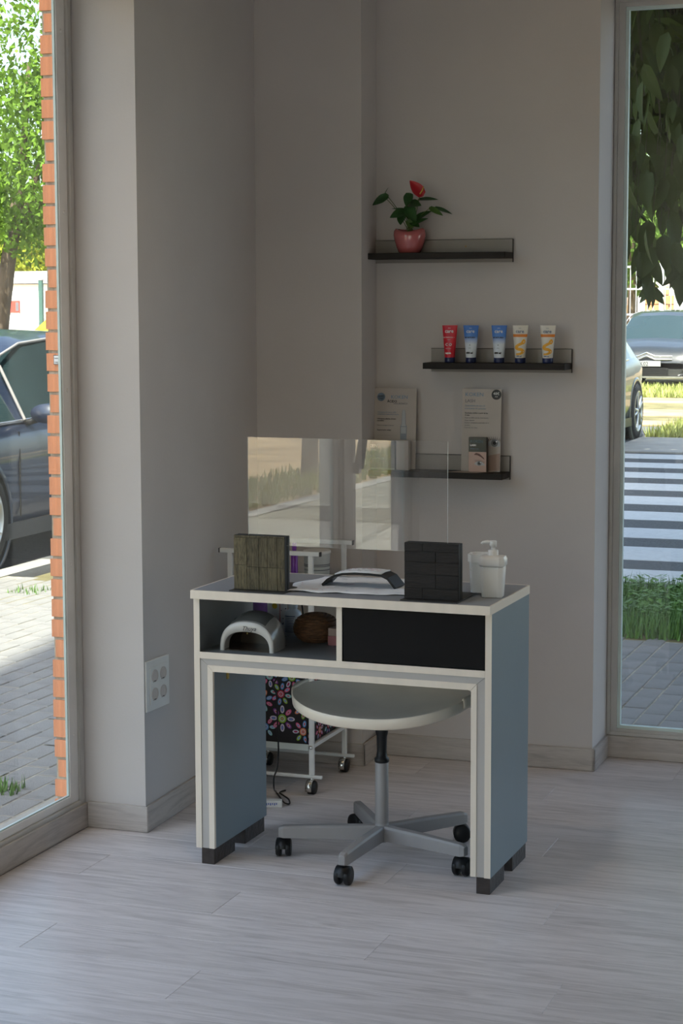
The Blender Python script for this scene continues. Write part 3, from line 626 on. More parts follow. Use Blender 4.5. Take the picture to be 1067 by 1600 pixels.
# flower print fabric box
M_fab = mat('black_fabric', (.013, .011, .013), .8, bump=(200, .2))
fb = empty('fabric_box', ((XL+XR)/2-.002, (YF+YR)/2, .1505), 0, 'black fabric storage box printed with colourful flowers on the lower trolley shelf', 'storage box')
hx_, hy_, hz_ = .122, .147, .262
MB().box(-hx_, hx_, -hy_, hy_, 0, hz_).build('fabric_body', M_fab, fb, bevel=.006)
fc = {n: mat('print_'+n, c, .7) for n, c in dict(lime=(.24, .42, .03), pink=(.62, .09, .22), blue=(.10, .26, .55), orange=(.62, .20, .08), white=(.55, .52, .60), purple=(.20, .03, .22), red=(.42, .03, .05), cyan=(.25, .48, .50)).items()}
fn = list(fc); fmats = list(fc.values())
class Fl:
    def __init__(s, org, ux, nrm): s.m = MB(); s.o = Vector(org); s.x = Vector(ux); s.n = Vector(nrm); s.k = 0
    def el(s, cx_, cz_, rx, rz, ang, mi, lay):
        ca, sa = math.cos(ang), math.sin(ang); n = 14; vs = []
        for k in range(n):
            a = 2*PI*k/n; u, v = rx*math.cos(a), rz*math.sin(a); x_ = cx_+u*ca-v*sa; z_ = cz_+u*sa+v*ca
            x_ = min(max(x_, s.lim[0]), s.lim[1]); z_ = min(max(z_, s.lim[2]), s.lim[3])
            vs.append(s.o+s.x*x_+Vector((0, 0, z_))+s.n*(.0004+.0003*lay))
        s.m.add(vs, [tuple(range(n))], mi)
    def flower(s, cx_, cz_, R, cen, pet, np_=8, rot=0):
        c = fn.index
        for k in range(np_):
            a = rot+2*PI*k/np_; col = pet[k % len(pet)]; px_, pz_ = cx_+R*.70*math.cos(a), cz_+R*.70*math.sin(a)
            s.el(px_, pz_, R*.30, R*.17, a, c(col), 0+.1*k); s.el(px_, pz_, R*.18, R*.09, a, c('white' if col != 'white' else 'purple'), 2); s.el(px_, pz_, R*.13, R*.055, a, c('red' if k % 2 else 'blue'), 3)
        s.el(cx_, cz_, R*.34, R*.34, 0, c(cen), 4); s.el(cx_, cz_, R*.22, R*.22, 0, c('white'), 5); s.el(cx_, cz_, R*.16, R*.16, 0, c(cen), 6); s.el(cx_, cz_, R*.09, R*.09, 0, c('red'), 7); s.el(cx_, cz_, R*.04, R*.04, 0, c('white'), 8)
F1 = Fl((0, -hy_, 0), (1, 0, 0), (0, -1, 0)); F1.lim = (-hx_+.004, hx_-.004, .004, hz_-.004)
for a in ((.022, .082, .042, 'lime', ['white', 'pink', 'white', 'purple'], 8, 0), (-.045, .135, .036, 'pink', ['blue', 'orange', 'cyan', 'pink'], 8, .4), (.018, .160, .036, 'red', ['pink', 'blue', 'lime', 'cyan'], 8, PI/8+.2),
          (.095, .120, .036, 'pink', ['orange', 'lime', 'blue', 'pink'], 7, .1), (.092, .045, .036, 'orange', ['lime', 'blue', 'pink', 'white'], 7, .5), (-.035, .052, .034, 'blue', ['cyan', 'pink', 'orange'], 7, 0), (-.095, .085, .036, 'lime', ['pink', 'white', 'blue'], 8, .2),
          (-.09, .175, .036, 'orange', ['lime', 'cyan', 'pink'], 7, 0), (-.02, .215, .036, 'cyan', ['blue', 'pink', 'white', 'purple'], 8, .1), (.055, .215, .036, 'lime', ['pink', 'blue', 'white'], 8, .3), (.11, .19, .03, 'pink', ['white', 'orange'], 7, 0), (-.09, .235, .03, 'red', ['blue', 'cyan'], 7, 0), (-.10, .02, .03, 'pink', ['blue', 'lime'], 7, 0)):
    F1.flower(a[0]+.016, a[1], a[2], a[3], a[4], a[5], a[6])
F1.m.build('flower_print', fmats, fb)
F2 = Fl((hx_, 0, 0), (0, 1, 0), (1, 0, 0)); F2.lim = (-hy_+.004, hy_-.004, .004, hz_-.004)
for i in range(4):
    for j in range(4):
        F2.flower(-.12+i*.078+(.035 if j % 2 else 0), .03+j*.062, .034, fn[(i*3+j) % 8], [fn[(i+j) % 8], fn[(i+j+3) % 8], fn[(i+2*j+5) % 8]], 8, i+j)
F2.m.build('flower_print', fmats, fb)
# items on the trolley
tb = empty('cream_tub', (-2.139, 5.665, .6545), 0, 'white plastic tub with printed grey bands on the trolley top shelf', 'tub')
MB().lathe([(.036, 0), (.040, .003), (.043, .070), (.045, .071), (.045, .079), (.043, .081)], 32).build('tub_body', M_white, tb)
m_ = MB()
for z_, r_ in ((.018, .0412), (.030, .0418), (.035, .0421)): m_.lathe([(r_, z_), (r_+.0002, z_+.0028)], 32, caps=False)
m_.build('printed_bands', M_grey, tb)
pg = empty('purple_pouch', (-2.277, 5.50, .4745), 0, 'purple and black cosmetic pouch on the middle trolley shelf', 'pouch')
m_ = MB(); loft(m_, [(rrect(.05, .035, .02), 0), (rrect(.056, .042, .022), .05), (rrect(.054, .036, .02), .10), (rrect(.052, .018, .012), .135), (rrect(.05, .006, .005), .150)]); m_.build('pouch_body', mat('purple_cloth', (.09, .02, .20), .45, noise=(14, .7, (1, 1, 1))), pg)
MB().tube([(-.05, 0, .151), (.05, 0, .151)], .003, 6).build('zip', M_black, pg)
ps = empty('purple_bottle', (-2.141, 5.47, .6545), 0, 'slim purple bottle on the trolley behind the olive block', 'bottle')
MB().lathe([(.010, 0), (.011, .002), (.011, .09), (.006, .098), (.006, .105)], 18).build('bottle_body', mat('purple_plastic', (.16, .03, .28), .3), ps); MB().lathe([(.007, .105), (.007, .126), (.005, .128)], 16).build('cap', mat('purple_cap', (.22, .05, .38), .3), ps)

# ------------------------------------------------------------------ cable and adapter
cb = empty('power_adapter', (-2.124, 5.235, 0), .35, 'small white power adapter with blue print on the floor behind the desk leg', 'adapter')
bx('adapter_body', M_white, cb, -.032, .028, -.014, .014, 0, .022, bevel=.003)
m_ = MB()
for i in range(6): m_.box(-.020+i*.006, -.017+i*.006, -.0146, -.0138, .008+.002*(i % 2), .015)
m_.build('blue_print', mat('blue_ink', (.05, .12, .45), .5), cb)
pts = [at(x, y, Y) for x, y, Y in ((429, 1065, 5.03), (432, 1085, 5.03), (433, 1110, 5.03), (434, 1140, 5.04), (435, 1175, 5.06), (433, 1200, 5.12), (428, 1215, 5.16), (428, 1232, 5.18))]
pts += [Vector((p.x, p.y, .006)) for p in (fl(431, 1240), fl(437, 1248), fl(444, 1257), fl(452, 1259), fl(451, 1252), fl(443, 1246), fl(437, 1241), fl(446, 1238))]
def smooth_pts(p, k=4):
    r = []
    for i in range(len(p)-1):
        a, b, c, d = p[max(i-1, 0)], p[i], p[i+1], p[min(i+2, len(p)-1)]
        for j in range(k):
            t = j/k; r.append(.5*((2*b)+(c-a)*t+(2*a-5*b+4*c-d)*t*t+(3*b-a-3*c+d)*t**3))
    r.append(p[-1]); return r
up = [D(.165, .388, .70), D(.17, .397, .62), D(.172, .40, .56)]
c_ = MB().tube(smooth_pts(up+pts, 5), .0026, 6).build('power_cable', M_black); tag(c_, 'black power cable hanging behind the desk down to the floor', 'cable')

# ------------------------------------------------------------------ wall shelves
M_shelf = mat('shelf_grey_board', (.30, .275, .25), .5, noise=(6, .06, (.3, 1, 3))); M_shelfe = mat('shelf_dark_board', (.018, .014, .012), .6, spec=.25, noise=(20, .4, (.2, 1, 3)))
def wall_shelf(xl, xr, z0, z1, tz, label, dl=.0):
    t = empty('wall_shelf', ((xl+xr)/2, YC, z0), 0, label, 'shelf', 'dark ledge shelves on the back wall'); h = (xr-xl)/2
    bx('back_board', M_shelf, t, -h, h, -.011, -.0005, 0, z1-z0, bevel=.0008)
    m_ = MB().box(-h-.001, h, -.0113, -.0002, z1-z0, z1-z0+.001); m_.box(h, h+.001, -.0113, -.0002, 0, z1-z0); m_.build('edge_strip', M_shelfe, t)
    bx('ledge', M_shelfe, t, -h, h, -.105, -.0112, tz-z0, tz-z0+.020, bevel=.0012)
    MB().disc((h*.33, -.0115, z1-z0-.022), .003, n=10).build('screw', mat('screw_brass', (.3, .2, .08), .4, metal=.7), t)
    return t
Yf = YC-.105
z_s1 = at(700, 404, Yf).z; z_s2 = at(770, 577.5, Yf).z; z_s3 = at(740, 749, Yf).z
wall_shelf(-2.047, -1.580, 1.655, 1.729, z_s1, 'dark wall shelf carrying the potted plant, topmost of three')
wall_shelf(-1.853, -1.383, 1.300, 1.376, z_s2, 'dark wall shelf carrying five cream tubes, middle of three')
wall_shelf(-2.047, -1.585, .950, 1.027, z_s3, 'dark wall shelf carrying leaflets and boxes, lowest of three')
T1, T2, T3 = z_s1+.0205, z_s2+.0205, z_s3+.0205
# ---- cosmetic tubes
def cream_tube(px, label, kind):
    p = at(px, 566, 5.925); t = empty('cream_tube', (p.x, 5.93, T2), .02*random.uniform(-1, 1)-.34+.34, label, 'tube', 'cosmetic tubes on the middle shelf')
    secs = []; H = .104; n = 24; z0 = .016
    def sec(z):
        k = z/H; a = .0165+.0095*k; b = .0165*(1-k)**.75+.0009; return [(a*math.cos(2*PI*i/n), b*math.sin(2*PI*i/n)) for i in range(n)]
    m_ = MB(); zs = [0, .02, .04, .06, .08, .095, H]
    bm_ = tubemats[kind]
    loft(m_, [(sec(z), z0+z) for z in zs]); m_.build('tube_body', bm_, t)
    MB().lathe([(.0165, 0), (.0172, .002), (.0172, .016), (.0160, .0175)], 24).build('cap', M_navy, t)
    def front(z): return -(.0165*(1-z/H)**.75+.0009)
    def tx(s_, size, z, m, bold=0, x=0, xs=1):
        k = z/H; y_ = front(z)-.0003; tilt = math.atan2(.0165, H)*.8
        return text('lettering', s_, size, m, t, (x, y_-.0012, z0+z), (PI/2-tilt*0-.12, 0, 0), align='CENTER', bold=bold, xs=xs)
    if kind == 'red':
        tx('avon', .0045, .094, W1); tx('care', .017, .080, W1, .0003); tx('NUTRITION +', .0055, .063, W1, xs=1.2); tx('repair', .0045, .057, W1)
        tx('C O', .012, .038, W1, .0004); tx('hand cream', .004, .028, W1); tx('REPAIR', .006, .012, W1, .0004)
    elif kind == 'blue':
        tx('avon', .0045, .094, W1); tx('care', .016, .080, W1, .0002); tx('MOISTURE+', .0058, .063, M_navy, .0003, xs=1.15); tx('^', .010, .036, M_navy); tx('hydra', .004, .030, M_grey)
        tx('400 ml', .008, .013, M_dark, .0006)
    else:
        tx('avon', .0045, .094, W2); tx('care', .016, .080, W2, .0002)
        band = MB(); z_ = .067; zz = z_
        nb = 8; vs = []
        for h in (0, .009):
            k = (zz+h)/H; a = .0165+.0095*k; b = .0165*(1-k)**.75+.0009
            for i in range(nb+1): q_ = -PI*(.04+.92*i/nb); vs.append((a*1.01*math.cos(q_), b*1.04*math.sin(q_)-.0002, z0+zz+h))
        band.add(vs, [(i+1, i, nb+1+i, nb+2+i) for i in range(nb)]); band.build('orange_band', OR, t)
        pts = [(.010, .058), (.013, .053), (.008, .047), (-.004, .041), (-.011, .034), (-.004, .029), (.006, .027), (.012, .021), (.004, .014), (-.010, .012)]
        pts = smooth_pts([Vector((x, 0, z)) for x, z in pts], 3); m_ = MB(); nn = len(pts)
        wv = [.0028+.0022*math.sin(PI*i/(nn-1))+(.002 if i < 6 else 0) for i in range(nn)]
        L_ = []; 
        for i, p_ in enumerate(pts):
            tt = (pts[min(i+1, nn-1)]-pts[max(i-1, 0)]).normalized(); nr = Vector((tt.z, 0, -tt.x))
            for sg in (-1, 1):
                q = p_+nr*sg*wv[i]; k = q.z/H; a = .0165+.0095*k; b = .0165*(1-k)**.75+.0009; xx = max(-.98*a, min(.98*a, q.x))
                L_.append((xx, -b*math.sqrt(max(0, 1-(xx/a)**2))-.0007, z0+q.z))
        m_.add(L_, [(2*i, 2*i+2, 2*i+3, 2*i+1) for i in range(nn-1)]); m_.build('orange_swirl', OR2, t)
        tx('400 ml', .006, .004, W2, .0003)
    return t
def ramp_mat(name, stops, rough=.35):
    m = bpy.data.materials.new(name); m.use_nodes = True; n = m.node_tree; b = n.nodes['Principled BSDF']; b.inputs['Roughness'].default_value = rough
    tc = n.nodes.new('ShaderNodeTexCoord'); sx = n.nodes.new('ShaderNodeSeparateXYZ'); rp = n.nodes.new('ShaderNodeValToRGB')
    n.links.new(tc.outputs['Generated'], sx.inputs[0]); n.links.new(sx.outputs[2], rp.inputs[0]); n.links.new(rp.outputs[0], b.inputs['Base Color'])
    e = rp.color_ramp.elements; e[0].position, e[0].color = stops[0][0], (*stops[0][1], 1); e[1].position, e[1].color = stops[-1][0], (*stops[-1][1], 1)
    for p_, c in stops[1:-1]: q_ = e.new(p_); q_.color = (*c, 1)
    return m
W1 = mat('white_ink', (.85, .85, .85), .5); W2 = mat('slate_ink', (.16, .20, .30), .5); OR = mat('orange_ink', (.72, .22, .02), .45); OR2 = mat('amber_ink', (.85, .42, .03), .45)
tubemats = dict(red=mat('red_tube', (.62, .012, .03), .35), blue=ramp_mat('blue_tube', [(0, (.72, .78, .85)), (.42, (.70, .76, .84)), (.66, (.08, .24, .66)), (1, (.05, .18, .58))]), white=mat('ivory_tube', (.74, .70, .62), .35))
cream_tube(702, 'red cream tube with navy cap at the left of the row of tubes', 'red')
cream_tube(735, 'blue and white cream tube standing beside the red tube', 'blue')
cream_tube(779, 'blue and white cream tube standing beside an orange and white tube', 'blue')
cream_tube(812, 'white cream tube with orange swirl standing next to a blue tube', 'white')
cream_tube(855, 'white cream tube with orange swirl standing alone at the shelf right end', 'white')
# ---- potted anthurium
pp_ = at(640, 395, 5.935); PY = 5.935
pot = empty('potted_anthurium', (pp_.x, PY, T1), 0, 'anthurium with one red flower in a glossy pink pot on the top shelf', 'plant')
M_pot = mat('pink_ceramic', (.50, .13, .13), .18, coat=.5, spec=.6); n = 40; prof = [(.031, 0), (.036, .002), (.043, .018), (.050, .040), (.0535, .058), (.052, .072), (.046, .080), (.040, .079), (.037, .068)]
vs = []; 
for r_, z_ in prof:
    for k in range(n):
        a = 2*PI*k/n; ht = max(0, (z_-.045)/.035); dip = -.012*ht*max(0, -math.sin(a))**2 - .004*ht*max(0, math.sin(a)); rr = r_*(1-.06*max(0, -math.sin(a))**4*ht)
        vs.append((rr*math.cos(a), rr*.85*math.sin(a), z_+dip))
m_ = MB(); m_.add(vs, [(j*n+k, j*n+(k+1) % n, (j+1)*n+(k+1) % n, (j+1)*n+k) for j in range(len(prof)-1) for k in range(n)], 0, True); m_.add(vs[:n], [tuple(range(n))[::-1]]); m_.build('pot', M_pot, pot)
MB().disc((0, 0, .062), .038, (0, 0, 1), (0, 1, 0)).build('soil', mat('soil', (.03, .02, .015), .9, bump=(80, .6)), pot)
M_leaf = mat('anthurium_leaf', (.022, .075, .016), .3, noise=(25, .3, (1, 1, 1))); M_stem = mat('anthurium_stem', (.10, .13, .03), .5); M_leafl = mat('anthurium_leaf_light', (.06, .13, .02), .35, noise=(25, .3, (1, 1, 1)))
def leaf_mesh(base, tip, wd, nrm, fold=.25, droop=.0, heart=True, nn=10):
    base, tip = Vector(base), Vector(tip); d = tip-base; L = d.length; t = d.normalized(); nv_ = Vector(nrm); nv_ = (nv_-t*nv_.dot(t)).normalized(); s_ = t.cross(nv_)
    rows_ = []
    for i in range(nn+1):
        u = i/nn; wv_ = wd*.5*(math.sin(PI*min(1, u**.62))**.8 if 0 < u < 1 else .02)
        c = base+d*u-nv_*(droop*L*u*u)
        back = -t*(.10*L if heart and i <= 1 else 0)
        row = []
        for j in (-1, -.55, 0, .55, 1):
            row.append(c+s_*wv_*j+nv_*(fold*abs(j)*wv_)+(back*abs(j) if heart else Vector()))
        rows_.append(row)
    return MB().grid(rows_)
def PX(x, y, dy=0):
    v = at(x, y, PY+dy); return v-Vector(pot.location)
root_p = Vector((0, 0, .066))
LV = [  # base px, tip px, dy base, dy tip, width, normal, material
    ((605, 306), (581, 320), -.02, -.03, .030, (.3, -.8, .5), 0), ((600, 307), (606, 292), -.02, -.01, .012, (-1, -.2, .2), 0),
    ((655, 312), (684, 310), -.01, -.02, .022, (0, -.6, .8), 0), ((680, 325), (707, 333), -.02, -.01, .020, (.1, -.6, .8), 0), ((672, 325), (692, 336), -.03, -.03, .020, (-.2, -.7, .6), 1),
    ((640, 303), (634, 322), -.03, -.05, .032, (.1, -1, .1), 0), ((641, 330), (612, 324), 0, -.03, .020, (0, -.5, .8), 0), ((632, 331), (609, 339), -.02, -.05, .036, (.1, -.8, .5), 0),
    ((630, 335), (625, 351), -.03, -.05, .036, (-.3, -.9, .2), 0), ((640, 318), (657, 320), -.02, -.05, .034, (0, -.8, .5), 0), ((636, 325), (650, 345), -.03, -.045, .038, (.3, -.9, .2), 0),
    ((648, 343), (674, 328), -.02, -.02, .026, (0, -.7, .6), 0), ((645, 350), (668, 340), -.03, -.03, .020, (0, -.7, .6), 0), ((640, 322), (641, 345), .01, 0, .045, (0, -1, .1), 0), ((642, 345), (655, 354), -.02, -.03, .026, (.2, -.9, .3), 0), ((636, 345), (646, 356), -.03, -.02, .022, (.2, -.9, .3), 1)]
for (b_, t_, d0, d1, wd, nr, mi) in LV:
    B_, T_ = PX(*b_, d0), PX(*t_, d1)
    leaf_mesh(B_, T_, wd, nr, droop=.08).build('leaf', [M_leaf, M_leafl][mi], pot)
    mid = (root_p+B_)*.5+Vector((0, 0, .012)); r0 = root_p+Vector((random.uniform(-.012, .012), random.uniform(-.01, .01), 0))
    MB().tube(smooth_pts([r0, mid, B_], 5), .0011, 6).build('stem', M_stem, pot)
m_ = leaf_mesh(PX(659, 305, -.03), PX(640, 282, -.035), .040, (.5, -.8, .1), fold=.35); m_.build('red_flower', mat('anthurium_red', (.42, .008, .018), .3), pot)
MB().tube([PX(656, 303, -.04), PX(660, 297, -.045), PX(662, 291, -.045)], [.0022, .0024, .0012], 8).build('spadix', mat('spadix_yellow', (.5, .35, .05), .6), pot)
MB().tube(smooth_pts([root_p, PX(648, 340, -.02), PX(656, 305, -.03)], 6), .0014, 6).build('flower_stem', M_stem, pot)
# ---- lowest shelf: leaflets, boxes
def standing(name, x0, x1, y_, z0, h, lean, label, cat, th=.0015, mm=M_paper):
    """flat card leaning back; local x right, z up, front at y=0"""
    t = empty(name, (x0, y_, z0), 0, label, cat); t.rotation_euler = (-lean, 0, 0)
    bx('card', mm, t, 0, x1-x0, 0, th, 0, h); return t, x1-x0
M_card = mat('leaflet_card', (.46, .41, .37), .55, noise=(4, .05, (1, 1, 1)))
p0, p1 = at(583, 606, 5.96), at(650, 607, 5.96)
t, w_ = standing('brochure', p0.x, p1.x, 5.952, T3+.0005, p0.z-T3, .0, 'tall pale brochure with ampoule picture standing at the left of the lowest shelf', 'brochure', mm=M_card)
t.rotation_euler = (-.06, 0, 0); H = p0.z-T3
m_ = MB(); m_.disc((.026, -.0003, H-.030), .0140); m_.build('blue_badge', mat('badge_blue', (.14, .20, .27), .5), t)
text('lettering', 'AVANT', .006, M_dark, t, (.026, -.0007, H-.029), align='CENTER'); text('lettering', 'premium', .004, M_dark, t, (.026, -.0007, H-.036), align='CENTER')
text('lettering', 'KOKEN', .0165, M_sky, t, (.060, -.0005, H-.035), xs=1.05)
text('lettering', 'ÁCIDO', .0105, M_dark, t, (.048, -.0005, H-.0475), bold=.0003); text('lettering', 'HIALURÓNICO', .0085, M_grey, t, (.069, -.0005, H-.054), xs=.85)
for i, (s_, z_, mm, b_) in enumerate([('Hidratación de cara y cuello', .082, M_sky, 0), ('tratamiento reafirmante intenso', .089, M_sky, 0), ('Hidratante, elástica, tersura', .104, M_dark, .0001), ('inmediata.', .110, M_dark, .0001), ('Reduce arrugas y surcos', .1255, M_grey, 0), ('Regeneración celular', .141, M_dark, .0001), ('________________________', .157, M_grey, 0)]):
    text('lettering', s_, .0058, mm, t, (.014, -.0005, H-z_), bold=b_, xs=1.0)
m_ = MB(); xa = .106
M_amp = mat('ampoule_grey', (.22, .25, .29), .4); M_ampl = mat('ampoule_pale', (.42, .44, .46), .4)
def flatpoly(m_, pts, yy, mi=0): m_.add([(x, yy, z) for x, z in pts], [tuple(range(len(pts)))], mi)
prf = [(.011, H-.170), (.011, H-.126), (.0075, H-.119), (.0072, H-.116), (.0065, H-.085), (.0045, H-.075), (.002, H-.0715)]
flatpoly(m_, [(xa-r_, z) for r_, z in prf]+[(xa+r_, z) for r_, z in prf[::-1]], -.0003, 0)
flatpoly(m_, [(xa-r_*.8, z) for r_, z in prf[1:]]+[(xa+r_*.8, z) for r_, z in prf[1:][::-1]], -.0005, 1); flatpoly(m_, [(xa-.0088, H-.150), (xa-.0088, H-.128), (xa+.0088, H-.128), (xa+.0088, H-.150)][::-1], -.0006, 1); m_.build('ampoule_picture', [M_amp, M_ampl], t)
# serum box in front
pa, pb_ = at(562, 688, 5.915), at(617, 742, 5.915)
sbx = empty('serum_box', (pa.x, 5.912, T3), 0, 'white serum carton with white lettering in front of the ampoule brochure', 'box')
wS, hS = pb_.x-pa.x, pa.z-T3
M_ser = mat('serum_carton', (.22, .22, .23), .35); bx('carton', M_ser, sbx, 0, wS, 0, .032, 0, hS, bevel=.0008)
bx('lower_strip', mat('serum_strip', (.42, .44, .42), .4), sbx, .0005, wS-.0005, -.0003, 0, .001, .006)
WB = mat('bright_white_ink', (.9, .9, .9), .4)
text('lettering', 'KOKEN', .0150, WB, sbx, (.008, -.0005, hS-.022), xs=1.1, bold=.0003); text('lettering', 'HYALURONIC', .0092, WB, sbx, (.008, -.0005, hS-.033), bold=.0003, xs=.95); text('lettering', 'ÁCIDO', .0100, WB, sbx, (.008, -.0005, hS-.052), bold=.0004); text('lettering', 'HIALURÓNICO', .0080, WB, sbx, (.030, -.0005, hS-.060), xs=1.05)
sb2 = empty('serum_box', (pa.x+wS+.004, 5.915, T3), 0, 'plain pale carton standing right beside the white serum carton', 'box')
bx('carton', M_card, sb2, 0, .042, 0, .026, 0, hS+.002, bevel=.0008)
# lash brochure
p0, p1 = at(722, 607.5, 5.955), at(783, 609, 5.955)
t, w_ = standing('brochure', p0.x, p1.x, 5.945, T3+.0005, p0.z-T3, 0, 'tall beige brochure with an eye picture and black badge at the shelf right end', 'brochure', mm=mat('lash_card', (.47, .42, .375), .55)); t.rotation_euler = (-.06, 0, 0)
H = p0.z-T3; BLK = mat('black_ink', (.012, .012, .012), .5)
MB().disc((w_-.017, -.0003, H-.018), .0165).build('black_badge', BLK, t)
text('lettering', '48€', .013, W1, t, (w_-.017, -.0007, H-.019), align='CENTER'); text('lettering', 'PVP', .006, W1, t, (w_-.017, -.0007, H-.027), align='CENTER')
text('lettering', 'KOKEN', .0175, M_sky, t, (.009, -.0005, H-.024), xs=1.05); text('lettering', 'LASH', .0150, M_grey, t, (.009, -.0005, H-.044))
for s_, z_, mm, b_ in [('Tratamiento de ojos de', .057, M_sky, 0), ('crecimiento de pestañas', .066, M_sky, 0), ('Resultados visibles a partir de los', .0805, M_dark, .0001), ('15 días', .0875, M_dark, .0001), ('Hasta un 80% más de crecimiento,', .096, M_grey, 0), ('largas espesas.', .104, M_grey, 0), ('Espesor, fortalece y nutrición de la', .112, M_grey, 0), ('pestaña.', .120, M_grey, 0), ('Estimula más cejas.', .128, M_grey, 0)]:
    text('lettering', s_, .0058 if b_ or mm is M_grey else .0072, mm, t, (.009, -.0005, H-z_), bold=b_)
def eye(par, cx_, cz_, R, yy, skin, w0, w1, z0, z1):
    m_ = MB(); ms = [skin, mat('eye_white', (.42, .44, .46), .4), mat('iris_grey', (.16, .17, .18), .4), BLK, mat('lash_dark', (.05, .025, .02), .5), WB]
    cl = lambda x, z: (min(max(x, w0), w1), min(max(z, z0), z1))
    if skin: flatpoly(m_, [(w0, z0), (w1, z0), (w1, z1), (w0, z1)], yy, 0)
    al = [(-1.5, -.1), (-.9, .45), (-.2, .75), (.6, .6), (1.3, .1), (1.8, -.55), (1.1, -.5), (.3, -.62), (-.6, -.55), (-1.1, -.35)]
    flatpoly(m_, [cl(cx_+a*R, cz_+b*R) for a, b in al][::-1], yy-.0002, 1)
    for r_, mi, l_ in ((.62, 2, 3), (.30, 3, 4)):
        flatpoly(m_, [cl(cx_+r_*R*math.cos(q), cz_+.05*R+r_*R*math.sin(q)) for q in [2*PI*k/16 for k in range(16)]], yy-.0001*l_, mi)
    flatpoly(m_, [cl(cx_+.35*R+.14*R*math.cos(q), cz_+.3*R+.14*R*math.sin(q)) for q in [2*PI*k/8 for k in range(8)]], yy-.0006, 5)
    for k in range(9):
        u = k/8; bx_, bz_ = cx_+(-1.0+2.2*u)*R, cz_+(.45+.35*math.sin(PI*u*.9)-.35*u)*R; dx_, dz_ = (-.5+1.0*u)*R, (.75-.2*u)*R
        flatpoly(m_, [cl(bx_, bz_), cl(bx_+.14*R, bz_), cl(bx_+dx_, bz_+dz_)], yy-.0003, 4)
    m_.build('eye_picture', [x or BLK for x in ms], par)
M_skin = mat('print_skin', (.36, .25, .20), .5)
flat = MB(); flatpoly(flat, [(w_*.62, .003), (w_-.001, .003), (w_-.001, .060), (w_*.62, .050)], -.0002); flat.build('skin_picture', M_skin, t)
eye(t, w_-.020, .092, .019, -.0004, None, w_*.45, w_-.001, .03, .13)
# lash carton
pa, pb_ = at(733.5, 683, 5.915), at(761, 736, 5.915)
lb = empty('lash_carton', (pa.x, 5.905, T3+.0012), 0, 'small black and skin-toned carton with an eye picture before the beige brochure', 'box')
wS, hS = pb_.x-pa.x, pa.z-T3-.001
bx('carton', mat('lash_carton_side', (.05, .04, .03), .4), lb, 0, wS, 0, .022, 0, hS, bevel=.0005)
bx('dark_top', mat('lash_carton_top', (.02, .024, .016), .25), lb, .0004, wS-.0004, -.0003, 0, hS*.59, hS-.001)
text('lettering', 'KOKEN', .0125, mat('teal_ink', (.08, .16, .20), .5), lb, (.006, -.0006, hS-.017)); text('lettering', 'LASH', .0085, WB, lb, (.005, -.0006, hS-.028), bold=.0003); text('lettering', 'Eyelashes serum', .0042, M_sky, lb, (.006, -.0006, hS-.038))
eye(lb, wS*.60, hS*.25, .0115, -.0003, mat('print_skin_light', (.50, .35, .29), .5), .0004, wS-.0004, .001, hS*.585)
br = MB(); pts = [(.30, .50), (.42, .56), (.62, .53), (.85, .42), (.90, .36), (.70, .44), (.50, .49)]; flatpoly(br, [(wS*a, hS*b) for a, b in pts][::-1], -.0007); br.build('eyebrow_picture', mat('brow_ink', (.10, .04, .03), .5), lb)
# flat leaflet on the ledge
lfp = at(740, 738, 5.92)
fl_ = empty('flat_leaflet', (lfp.x-.035, 5.945, T3), .0, 'flat brown-edged leaflet lying on the lowest shelf before the beige brochure', 'leaflet')
MB().add([(-.045, -.055, 0), (.055, -.058, 0), (.095, .0, 0), (-.02, .0, 0), (-.045, -.055, .0009), (.055, -.058, .0009), (.095, 0, .0009), (-.02, 0, .0009)], [(3, 2, 1, 0), (4, 5, 6, 7), (0, 1, 5, 4), (1, 2, 6, 5), (2, 3, 7, 6), (3, 0, 4, 7)]).build('sheet', mat('leaflet_brown', (.28, .20, .15), .4), fl_)

# ================================================================== OUTSIDE
GZ = -.10
def paving_mat(name, c1, c2, cm, bw=.2, bh=.1, rot=PI/2):
    m = bpy.data.materials.new(name); m.use_nodes = True; n = m.node_tree; b = n.nodes['Principled BSDF']; b.inputs['Roughness'].default_value = .85
    g = n.nodes.new('ShaderNodeNewGeometry'); mp = n.nodes.new('ShaderNodeMapping'); mp.inputs['Rotation'].default_value = (0, 0, rot)
    br = n.nodes.new('ShaderNodeTexBrick'); br.inputs['Scale'].default_value = 1; br.inputs['Brick Width'].default_value = bw; br.inputs['Row Height'].default_value = bh
    br.inputs['Mortar Size'].default_value = .006; br.inputs['Color1'].default_value = (*c1, 1); br.inputs['Color2'].default_value = (*c2, 1); br.inputs['Mortar'].default_value = (*cm, 1)
    nz = n.nodes.new('ShaderNodeTexNoise'); nz.inputs['Scale'].default_value = .9; nz.inputs['Detail'].default_value = 8
    mx = n.nodes.new('ShaderNodeMix'); mx.data_type = 'RGBA'; mx.blend_type = 'MULTIPLY'; mx.inputs[0].default_value = .5
    n.links.new(g.outputs['Position'], mp.inputs[0]); n.links.new(mp.outputs[0], br.inputs[0]); n.links.new(g.outputs['Position'], nz.inputs[0])
    n.links.new(br.outputs[0], mx.inputs[6]); n.links.new(nz.outputs[0], mx.inputs[7]); n.links.new(mx.outputs[2], b.inputs['Base Color'])
    bp = n.nodes.new('ShaderNodeBump'); bp.invert = True; bp.inputs['Strength'].default_value = 1; bp.inputs['Distance'].default_value = .02; n.links.new(br.outputs['Fac'], bp.inputs['Height']); n.links.new(bp.outputs[0], b.inputs['Normal'])
    return m
